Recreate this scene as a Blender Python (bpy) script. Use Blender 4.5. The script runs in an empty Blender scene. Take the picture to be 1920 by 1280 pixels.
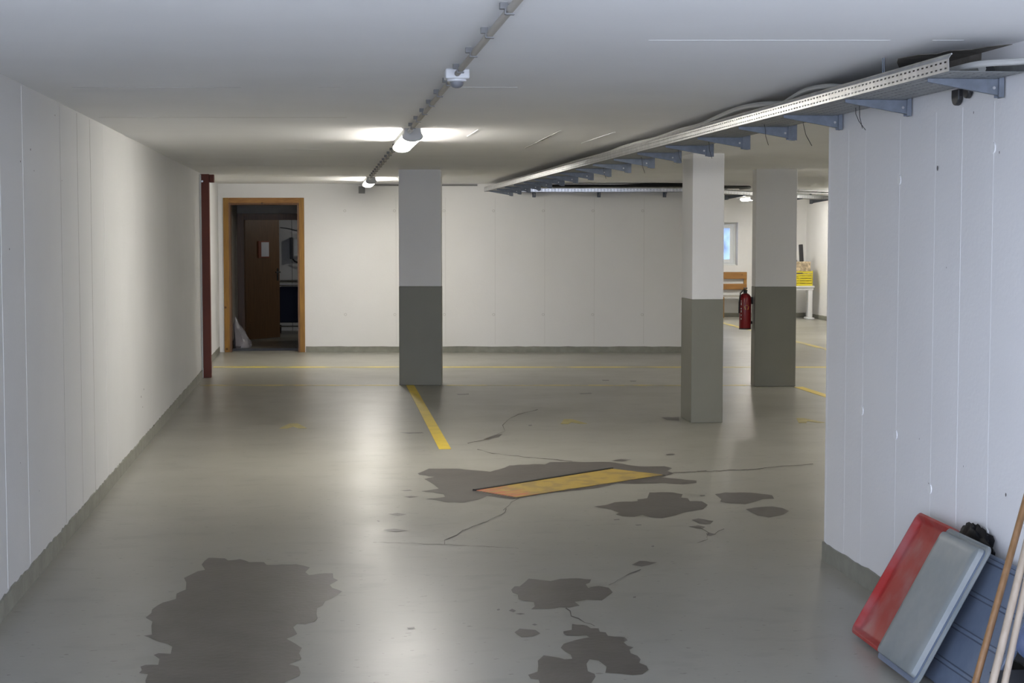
import bpy, bmesh, math, random
from mathutils import Vector, Matrix
from mathutils.geometry import tessellate_polygon
random.seed(7)
S = bpy.context.scene
COL = S.collection

# ------------------------------------------------------------------ camera, world, daylight, exposure
cam_d = bpy.data.cameras.new('camera'); cam = bpy.data.objects.new('camera', cam_d); COL.objects.link(cam)
cam_d.sensor_width = 36.0; cam_d.lens = 36.0 * 3100 / 1920
cam_d.clip_start = 0.05; cam_d.clip_end = 200
cam.location = (0, 0, 1.69)
cam.rotation_euler = (math.radians(90 - 3.728), 0, math.radians(-6.5555))
S.camera = cam
S.view_settings.view_transform = 'Standard'; S.view_settings.look = 'None'
S.view_settings.gamma = 1.0; S.view_settings.use_curve_mapping = False
S.view_settings.exposure = 0.16

SKY = 11.0
LAMP = 80.0
w = bpy.data.worlds.new('overcast_sky'); S.world = w; w.use_nodes = True
bg = w.node_tree.nodes['Background']
bg.inputs['Color'].default_value = (0.70, 0.78, 1.0, 1); bg.inputs['Strength'].default_value = SKY
# portal in the open garage entrance behind the camera: guides the sky light in, adds none
pl = bpy.data.lights.new('entrance_portal', 'AREA'); pl.shape = 'RECTANGLE'; pl.size = 3.95; pl.size_y = 2.38
pl.cycles.is_portal = True
po = bpy.data.objects.new('entrance_portal', pl); COL.objects.link(po)
po.location = (0.585, -0.58, 1.2); po.rotation_euler = (math.radians(90), 0, 0)

pl2 = bpy.data.lights.new('side_entrance_portal', 'AREA'); pl2.shape = 'RECTANGLE'; pl2.size = 3.15; pl2.size_y = 2.38
pl2.cycles.is_portal = True
po2 = bpy.data.objects.new('side_entrance_portal', pl2); COL.objects.link(po2)
po2.location = (-1.64, 1.0, 1.2); po2.rotation_euler = (math.radians(90), 0, math.radians(-90))

# ------------------------------------------------------------------ materials
def mat(name, col, rough=0.6, metal=0.0, noise=0.0, nscale=8.0, bump=0.0, bscale=60.0, stretch=(1,1,1), coat=0.0, trans=0.0, emit=None, spec=0.5, detail=4.0, col2=None):
    m = bpy.data.materials.new(name); m.use_nodes = True
    nt = m.node_tree; b = nt.nodes['Principled BSDF']
    b.inputs['Base Color'].default_value = (*col, 1); b.inputs['Roughness'].default_value = rough
    b.inputs['Metallic'].default_value = metal; b.inputs['Coat Weight'].default_value = coat
    b.inputs['Transmission Weight'].default_value = trans
    b.inputs['Specular IOR Level'].default_value = spec
    tc = nt.nodes.new('ShaderNodeTexCoord'); mp = nt.nodes.new('ShaderNodeMapping')
    mp.inputs['Scale'].default_value = stretch
    nt.links.new(tc.outputs['Object'], mp.inputs['Vector'])
    if noise > 0:
        n = nt.nodes.new('ShaderNodeTexNoise'); n.inputs['Scale'].default_value = nscale; n.inputs['Detail'].default_value = detail
        nt.links.new(mp.outputs['Vector'], n.inputs['Vector'])
        r = nt.nodes.new('ShaderNodeValToRGB')
        c2 = col2 if col2 else tuple(min(1, c * (1 + noise)) for c in col)
        c1 = tuple(c * (1 - noise) for c in col) if not col2 else col
        r.color_ramp.elements[0].position = 0.35; r.color_ramp.elements[1].position = 0.68
        r.color_ramp.elements[0].color = (*c1, 1); r.color_ramp.elements[1].color = (*c2, 1)
        nt.links.new(n.outputs['Fac'], r.inputs['Fac']); nt.links.new(r.outputs['Color'], b.inputs['Base Color'])
    if bump > 0:
        n2 = nt.nodes.new('ShaderNodeTexNoise'); n2.inputs['Scale'].default_value = bscale; n2.inputs['Detail'].default_value = 5
        nt.links.new(mp.outputs['Vector'], n2.inputs['Vector'])
        bp = nt.nodes.new('ShaderNodeBump'); bp.inputs['Strength'].default_value = bump; bp.inputs['Distance'].default_value = 0.01
        nt.links.new(n2.outputs['Fac'], bp.inputs['Height']); nt.links.new(bp.outputs['Normal'], b.inputs['Normal'])
    if emit:
        b.inputs['Emission Color'].default_value = (*emit[0], 1); b.inputs['Emission Strength'].default_value = emit[1]
    return m

def floor_paint():
    m = bpy.data.materials.new('floor_paint'); m.use_nodes = True
    nt = m.node_tree; b = nt.nodes['Principled BSDF']; L = nt.links.new
    tc = nt.nodes.new('ShaderNodeTexCoord')
    def noise(scale, detail, st=(1,1,1)):
        mp = nt.nodes.new('ShaderNodeMapping'); mp.inputs['Scale'].default_value = st
        L(tc.outputs['Object'], mp.inputs['Vector'])
        n = nt.nodes.new('ShaderNodeTexNoise'); n.inputs['Scale'].default_value = scale; n.inputs['Detail'].default_value = detail
        L(mp.outputs['Vector'], n.inputs['Vector']); return n.outputs['Fac']
    def ramp(f, p0, c0, p1, c1):
        r = nt.nodes.new('ShaderNodeValToRGB'); r.color_ramp.elements[0].position = p0; r.color_ramp.elements[1].position = p1
        r.color_ramp.elements[0].color = (*c0, 1); r.color_ramp.elements[1].color = (*c1, 1); L(f, r.inputs['Fac']); return r.outputs['Color']
    def mix(f, a, c):
        x = nt.nodes.new('ShaderNodeMix'); x.data_type = 'RGBA'; L(f, x.inputs['Factor']); L(a, x.inputs['A'])
        if isinstance(c, tuple): x.inputs['B'].default_value = (*c, 1)
        else: L(c, x.inputs['B'])
        return x.outputs['Result']
    base = ramp(noise(0.9, 5), 0.3, (0.266, 0.259, 0.222), 0.7, (0.305, 0.297, 0.258))
    spk = ramp(noise(34, 2, (0.55, 1, 1)), 0.69, (0,0,0), 0.71, (.7,.7,.7))
    c = mix(spk, base, (0.12, 0.105, 0.085))
    # faint worn smears
    sm = ramp(noise(5.5, 6, (0.6, 1, 1)), 0.56, (0,0,0), 0.66, (0.32,0.32,0.32))
    c = mix(sm, c, (0.20, 0.19, 0.165))
    L(c, b.inputs['Base Color'])
    rr = ramp(noise(1.3, 6), 0.3, (0.285,)*3, 0.7, (0.365,)*3); L(rr, b.inputs['Roughness'])
    bp = nt.nodes.new('ShaderNodeBump'); bp.inputs['Strength'].default_value = 0.045; bp.inputs['Distance'].default_value = 0.01
    L(noise(26, 5), bp.inputs['Height']); L(bp.outputs['Normal'], b.inputs['Normal'])
    b.inputs['Specular IOR Level'].default_value = 0.5
    return m

def worn_paint(name, col, under, cover=0.5, scale=14.0, rough=0.35):
    """line paint that is rubbed through to the floor colour in places"""
    m = bpy.data.materials.new(name); m.use_nodes = True
    nt = m.node_tree; b = nt.nodes['Principled BSDF']; L = nt.links.new
    tc = nt.nodes.new('ShaderNodeTexCoord'); n = nt.nodes.new('ShaderNodeTexNoise'); n.inputs['Scale'].default_value = scale; n.inputs['Detail'].default_value = 6
    L(tc.outputs['Object'], n.inputs['Vector'])
    r = nt.nodes.new('ShaderNodeValToRGB'); r.color_ramp.elements[0].position = cover - 0.05; r.color_ramp.elements[1].position = cover + 0.05
    r.color_ramp.elements[0].color = (*col, 1); r.color_ramp.elements[1].color = (*under, 1)
    L(n.outputs['Fac'], r.inputs['Fac']); L(r.outputs['Color'], b.inputs['Base Color'])
    b.inputs['Roughness'].default_value = rough
    return m

def scuffed(name, col, scuff, lo, hi, scale, rough, st=(1,1,1)):
    m = bpy.data.materials.new(name); m.use_nodes = True
    nt = m.node_tree; b = nt.nodes['Principled BSDF']; L = nt.links.new
    tc = nt.nodes.new('ShaderNodeTexCoord'); mp = nt.nodes.new('ShaderNodeMapping'); mp.inputs['Scale'].default_value = st
    L(tc.outputs['Object'], mp.inputs['Vector'])
    n = nt.nodes.new('ShaderNodeTexNoise'); n.inputs['Scale'].default_value = scale; n.inputs['Detail'].default_value = 5
    L(mp.outputs['Vector'], n.inputs['Vector'])
    r = nt.nodes.new('ShaderNodeValToRGB'); r.color_ramp.elements[0].position = lo; r.color_ramp.elements[1].position = hi
    r.color_ramp.elements[0].color = (*col, 1); r.color_ramp.elements[1].color = (*scuff, 1)
    L(n.outputs['Fac'], r.inputs['Fac']); L(r.outputs['Color'], b.inputs['Base Color'])
    b.inputs['Roughness'].default_value = rough
    n2 = nt.nodes.new('ShaderNodeTexNoise'); n2.inputs['Scale'].default_value = 9; L(tc.outputs['Object'], n2.inputs['Vector'])
    bp = nt.nodes.new('ShaderNodeBump'); bp.inputs['Strength'].default_value = 0.25; bp.inputs['Distance'].default_value = 0.02
    L(n2.outputs['Fac'], bp.inputs['Height']); L(bp.outputs['Normal'], b.inputs['Normal'])
    return m

def wood(name, c1, c2, rough=0.45, st=(18, 18, 1.2), scale=3.0):
    m = bpy.data.materials.new(name); m.use_nodes = True
    nt = m.node_tree; b = nt.nodes['Principled BSDF']; L = nt.links.new
    tc = nt.nodes.new('ShaderNodeTexCoord'); mp = nt.nodes.new('ShaderNodeMapping'); mp.inputs['Scale'].default_value = st
    L(tc.outputs['Object'], mp.inputs['Vector'])
    n = nt.nodes.new('ShaderNodeTexNoise'); n.inputs['Scale'].default_value = scale; n.inputs['Detail'].default_value = 4; n.inputs['Distortion'].default_value = 0.6
    L(mp.outputs['Vector'], n.inputs['Vector'])
    r = nt.nodes.new('ShaderNodeValToRGB'); r.color_ramp.elements[0].position = 0.3; r.color_ramp.elements[1].position = 0.7
    r.color_ramp.elements[0].color = (*c1, 1); r.color_ramp.elements[1].color = (*c2, 1)
    L(n.outputs['Fac'], r.inputs['Fac'])
    v = nt.nodes.new('ShaderNodeTexVoronoi'); v.inputs['Scale'].default_value = 4.2; v.inputs['Randomness'].default_value = 1.0
    L(tc.outputs['Object'], v.inputs['Vector'])
    r2 = nt.nodes.new('ShaderNodeValToRGB'); r2.color_ramp.elements[0].position = 0.05; r2.color_ramp.elements[1].position = 0.09
    r2.color_ramp.elements[0].color = (0.28, 0.2, 0.16, 1); r2.color_ramp.elements[1].color = (1, 1, 1, 1)
    L(v.outputs['Distance'], r2.inputs['Fac'])
    x = nt.nodes.new('ShaderNodeMix'); x.data_type = 'RGBA'; x.blend_type = 'MULTIPLY'; x.inputs['Factor'].default_value = 1
    L(r.outputs['Color'], x.inputs['A']); L(r2.outputs['Color'], x.inputs['B'])
    L(x.outputs['Result'], b.inputs['Base Color']); b.inputs['Roughness'].default_value = rough
    return m

M = {}
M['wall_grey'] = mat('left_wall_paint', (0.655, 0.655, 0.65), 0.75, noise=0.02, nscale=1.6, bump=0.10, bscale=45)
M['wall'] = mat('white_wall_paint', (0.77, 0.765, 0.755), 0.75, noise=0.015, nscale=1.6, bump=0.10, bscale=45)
M['ceil'] = mat('white_ceiling_paint', (0.87, 0.87, 0.865), 0.7, noise=0.02, nscale=1.2, bump=0.05, bscale=30)
M['bead'] = mat('thick_white_paint', (0.80, 0.80, 0.79), 0.55)
M['seam'] = mat('dark_seam', (0.50, 0.49, 0.47), 0.8)
M['pit'] = mat('grey_pit', (0.16, 0.15, 0.14), 0.9)
M['bare'] = mat('bare_concrete', (0.24, 0.22, 0.19), 0.9, noise=0.3, nscale=9, bump=0.4)
M['skirt'] = mat('skirting_paint', (0.245, 0.245, 0.205), 0.5, noise=0.12, nscale=9, bump=0.25, bscale=30)
M['dado'] = mat('dado_paint', (0.205, 0.202, 0.165), 0.5, noise=0.03, nscale=3, bump=0.08)
M['floor'] = floor_paint()
M['worn'] = mat('worn_concrete', (0.077, 0.067, 0.060), 0.36, noise=0.16, nscale=4.5, bump=0.12, bscale=30, detail=8, spec=0.6)
M['crack'] = mat('floor_crack', (0.10, 0.088, 0.075), 0.8)
M['yellow'] = mat('yellow_line_paint', (0.72, 0.52, 0.02), 0.4, noise=0.08, nscale=7)
M['yellow_faded'] = worn_paint('faded_yellow_paint', (0.72, 0.56, 0.06), (0.42, 0.37, 0.16), 0.53, 1.6)
M['yellow_faint'] = worn_paint('faint_yellow_paint', (0.60, 0.47, 0.08), (0.34, 0.31, 0.18), 0.50, 4.0)
M['yellow_mark'] = mat('rubbed_yellow_mark', (0.40, 0.335, 0.09), 0.4, noise=0.2, nscale=9)
M['galv'] = mat('galvanised_steel', (0.60, 0.60, 0.60), 0.30, metal=0.85, noise=0.12, nscale=14)
M['galv_dull'] = mat('dull_galvanised_steel', (0.27, 0.28, 0.28), 0.5, metal=0.45, noise=0.12, nscale=20)
M['bracket'] = mat('bracket_steel', (0.175, 0.197, 0.235), 0.5, metal=0.3, noise=0.12, nscale=25)
M['cable_grey'] = mat('grey_cable', (0.42, 0.42, 0.40), 0.5)
M['cable_black'] = mat('black_cable', (0.016, 0.016, 0.016), 0.5)
M['conduit'] = mat('beige_conduit', (0.40, 0.375, 0.33), 0.5)
M['clip'] = mat('conduit_clip', (0.20, 0.20, 0.20), 0.5)
M['lamp_base'] = mat('lamp_housing', (0.50, 0.50, 0.49), 0.5)
M['diffuser'] = mat('lamp_diffuser', (0.9, 0.9, 0.9), 0.4, emit=((1.0, 0.955, 0.88), LAMP))
M['white_plastic'] = mat('white_plastic', (0.72, 0.73, 0.74), 0.35)
M['sensor_dome'] = mat('sensor_dome', (0.20, 0.205, 0.22), 0.35)
M['post'] = mat('red_brown_paint', (0.135, 0.026, 0.011), 0.6, noise=0.1, nscale=5)
M['rail_white'] = mat('white_rail', (0.62, 0.63, 0.60), 0.4)
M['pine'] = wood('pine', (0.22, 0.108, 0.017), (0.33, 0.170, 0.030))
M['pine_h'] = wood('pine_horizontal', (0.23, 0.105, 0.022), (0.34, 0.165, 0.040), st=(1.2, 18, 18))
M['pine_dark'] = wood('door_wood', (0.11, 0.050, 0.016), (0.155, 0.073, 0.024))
M['concrete'] = mat('grey_concrete', (0.34, 0.32, 0.29), 0.85, noise=0.08, nscale=5, bump=0.2)
M['ext_red'] = mat('extinguisher_red', (0.24, 0.007, 0.011), 0.3, coat=0.3)
M['black'] = mat('black_plastic', (0.018, 0.018, 0.02), 0.45)
M['label_yellow'] = mat('yellow_sticker', (0.75, 0.60, 0.06), 0.5)
M['label_white'] = mat('white_print', (0.7, 0.68, 0.68), 0.5)
M['red_plastic'] = scuffed('scuffed_red_plastic', (0.30, 0.016, 0.014), (0.30, 0.12, 0.12), 0.45, 0.75, 6.0, 0.52)
M['grey_plastic'] = scuffed('scuffed_grey_plastic', (0.175, 0.20, 0.205), (0.235, 0.245, 0.235), 0.35, 0.7, 5.0, 0.42)
M['bluegrey_plastic'] = scuffed('blue_grey_plastic', (0.115, 0.145, 0.205), (0.14, 0.175, 0.235), 0.35, 0.7, 7.0, 0.40)
M['groove_shade'] = mat('groove_shadow_plastic', (0.07, 0.085, 0.12), 0.6)
M['blue_bag'] = mat('blue_plastic_film', (0.16, 0.24, 0.50), 0.28, noise=0.25, nscale=11, bump=0.5, bscale=14)
M['black_bag'] = mat('black_plastic_film', (0.009, 0.009, 0.010), 0.6, bump=0.4, bscale=25, spec=0.2)
M['pole_brown'] = wood('varnished_pole', (0.165, 0.085, 0.030), (0.23, 0.125, 0.055), rough=0.4)
M['pole_pale'] = wood('pale_pole', (0.28, 0.225, 0.165), (0.335, 0.275, 0.21), rough=0.5)
M['win_frame'] = mat('white_window_frame', (0.75, 0.77, 0.76), 0.35)
M['glass'] = mat('window_glass', (0.9, 0.95, 1.0), 0.02, trans=1.0)
M['crate_yellow'] = mat('yellow_crate_plastic', (0.62, 0.52, 0.02), 0.4)
M['carton'] = mat('printed_carton', (0.45, 0.36, 0.24), 0.7, noise=0.5, nscale=22)
M['navy'] = mat('navy_fabric', (0.012, 0.018, 0.045), 0.8)
M['chrome'] = mat('chrome_tube', (0.7, 0.7, 0.7), 0.2, metal=1.0)
M['paper'] = mat('white_paper', (0.72, 0.72, 0.76), 0.7)
M['paper_frame'] = mat('red_brown_frame', (0.22, 0.05, 0.02), 0.5)
M['film'] = mat('clear_plastic_film', (0.45, 0.43, 0.46), 0.25, trans=0.6, bump=0.9, bscale=16)
M['ground'] = mat('pale_concrete_yard', (0.5, 0.5, 0.49), 0.9, noise=0.1, nscale=4)
M['outdoor'] = mat('outdoor_slope', (0.10, 0.13, 0.17), 0.9, noise=0.5, nscale=3)

# ------------------------------------------------------------------ mesh helpers
class MB:
    def __init__(s): s.v = []; s.f = []; s.mi = []
    def add(s, vs, fs, mi=0, mx=None):
        o = len(s.v)
        s.v += [tuple(mx @ Vector(p)) if mx else tuple(p) for p in vs]
        s.f += [tuple(i + o for i in f) for f in fs]; s.mi += [mi] * len(fs); return s
    def box(s, a, b, mi=0, mx=None):
        (x0,y0,z0),(x1,y1,z1) = a, b
        return s.add([(x0,y0,z0),(x1,y0,z0),(x1,y1,z0),(x0,y1,z0),(x0,y0,z1),(x1,y0,z1),(x1,y1,z1),(x0,y1,z1)],
              [(0,3,2,1),(4,5,6,7),(0,1,5,4),(1,2,6,5),(2,3,7,6),(3,0,4,7)], mi, mx)
    def prism(s, poly, z0, z1, mi=0, mx=None):
        n = len(poly)
        if sum(poly[i][0]*poly[(i+1)%n][1]-poly[(i+1)%n][0]*poly[i][1] for i in range(n)) < 0: poly = poly[::-1]
        vs = [(x,y,z0) for x,y in poly] + [(x,y,z1) for x,y in poly]
        fs = [tuple(range(n-1,-1,-1)), tuple(range(n,2*n))] + [(i,(i+1)%n,n+(i+1)%n,n+i) for i in range(n)]
        return s.add(vs, fs, mi, mx)
    def tube(s, pts, r, seg=10, mi=0, mx=None, cap=True):
        pts = [Vector(p) for p in pts]; n = len(pts); vs = []; fs = []
        rr = r if isinstance(r, (list, tuple)) else [r]*n
        d0 = (pts[1]-pts[0]).normalized(); up = Vector((0,0,1)) if abs(d0.z) < 0.9 else Vector((1,0,0))
        a = d0.cross(up).normalized()
        for i in range(n):
            d = (pts[min(i+1,n-1)] - pts[max(i-1,0)]).normalized()
            a = (a - d*a.dot(d)).normalized(); b = d.cross(a)
            for k in range(seg):
                t = 2*math.pi*k/seg; vs.append(pts[i] + (a*math.cos(t) + b*math.sin(t))*rr[i])
        for i in range(n-1):
            for k in range(seg):
                k2 = (k+1)%seg; fs.append((i*seg+k, i*seg+k2, (i+1)*seg+k2, (i+1)*seg+k))
        if cap: fs += [tuple(range(seg-1,-1,-1)), tuple(range((n-1)*seg, n*seg))]
        return s.add(vs, fs, mi, mx)
    def lathe(s, prof, c, seg=24, mi=0, mx=None):
        vs = []; fs = []; n = len(prof)
        for r, z in prof:
            for k in range(seg):
                t = 2*math.pi*k/seg; vs.append((c[0]+r*math.cos(t), c[1]+r*math.sin(t), c[2]+z))
        for i in range(n-1):
            for k in range(seg):
                k2 = (k+1)%seg; fs.append((i*seg+k, i*seg+k2, (i+1)*seg+k2, (i+1)*seg+k))
        fs += [tuple(range(seg-1,-1,-1)), tuple(range((n-1)*seg, n*seg))]
        return s.add(vs, fs, mi, mx)
    def flat(s, poly, z, mi=0):
        n = len(poly); o = len(s.v); s.v += [(x,y,z) for x,y in poly]
        for t in tessellate_polygon([[Vector((x,y,0)) for x,y in poly]]):
            a,b,c = [poly[i] for i in t]
            if (b[0]-a[0])*(c[1]-a[1])-(b[1]-a[1])*(c[0]-a[0]) < 0: t = (t[0],t[2],t[1])
            s.f.append(tuple(i+o for i in t)); s.mi.append(mi)
        return s
    def loops(s, L, mi=0, mx=None, cap0=True, cap1=True):
        n = len(L[0]); vs = [p for l in L for p in l]; fs = []
        for i in range(len(L)-1):
            for k in range(n):
                k2 = (k+1)%n; fs.append((i*n+k, i*n+k2, (i+1)*n+k2, (i+1)*n+k))
        if cap0: fs.append(tuple(range(n-1,-1,-1)))
        if cap1: fs.append(tuple(range((len(L)-1)*n, len(L)*n)))
        return s.add(vs, fs, mi, mx)
    def obj(s, name, mats, parent=None, smooth=False, bevel=0.0):
        me = bpy.data.meshes.new(name); me.from_pydata(s.v, [], s.f)
        if not isinstance(mats, (list, tuple)): mats = [mats]
        for m in mats: me.materials.append(m)
        me.polygons.foreach_set('material_index', s.mi)
        if smooth: me.polygons.foreach_set('use_smooth', [True]*len(s.f))
        bm = bmesh.new(); bm.from_mesh(me); bmesh.ops.recalc_face_normals(bm, faces=bm.faces) if smooth != 'keep' else None
        bm.to_mesh(me); bm.free(); me.update()
        if smooth: me.set_sharp_from_angle(angle=math.radians(38))
        o = bpy.data.objects.new(name, me); COL.objects.link(o)
        if parent: o.parent = parent
        if bevel > 0:
            bv = o.modifiers.new('bevel', 'BEVEL'); bv.width = bevel; bv.segments = 2; bv.limit_method = 'ANGLE'
        return o

def struct(o): o['kind'] = 'structure'; return o
def tag(o, label, cat, group=None):
    o['label'] = label; o['category'] = cat
    if group: o['group'] = group
    return o
def thing(name, label, cat, loc=(0,0,0), rotz=0, group=None):
    o = bpy.data.objects.new(name, None); COL.objects.link(o); o.empty_display_size = 0.1
    o.location = loc; o.rotation_euler = (0,0,rotz); return tag(o, label, cat, group)
def copy_tree(o, parent=None):
    c = o.copy(); COL.objects.link(c)
    if parent: c.parent = parent
    for ch in [x for x in bpy.data.objects if x.parent == o]: copy_tree(ch, c)
    return c
def rrect(w, h, r, z, n=5):
    """rounded rectangle loop, counter-clockwise, centred"""
    out = []
    for cx, cy, a0 in ((w/2-r, h/2-r, 0), (-w/2+r, h/2-r, 90), (-w/2+r, -h/2+r, 180), (w/2-r, -h/2+r, 270)):
        for k in range(n+1):
            a = math.radians(a0 + 90*k/n); out.append((cx + r*math.cos(a), cy + r*math.sin(a), z))
    return out
def lumpy(c, rad, amp, seed, seg=20, rings=12, squash=None):
    rnd = random.Random(seed); ph = [(rnd.uniform(2,7), rnd.uniform(0,6.3), rnd.uniform(2,7), rnd.uniform(0,6.3)) for _ in range(6)]
    m = MB(); L = []
    for i in range(1, rings):
        th = math.pi*i/rings; l = []
        for k in range(seg):
            a = 2*math.pi*k/seg
            r = 1 + sum(amp*math.sin(round(f1)*a+p1)*math.sin(f2*th+p2) for f1,p1,f2,p2 in ph)
            l.append((c[0]+rad[0]*r*math.sin(th)*math.cos(a), c[1]+rad[1]*r*math.sin(th)*math.sin(a), c[2]+rad[2]*r*math.cos(th)))
        L.append(l)
    return m.loops(L)
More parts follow.
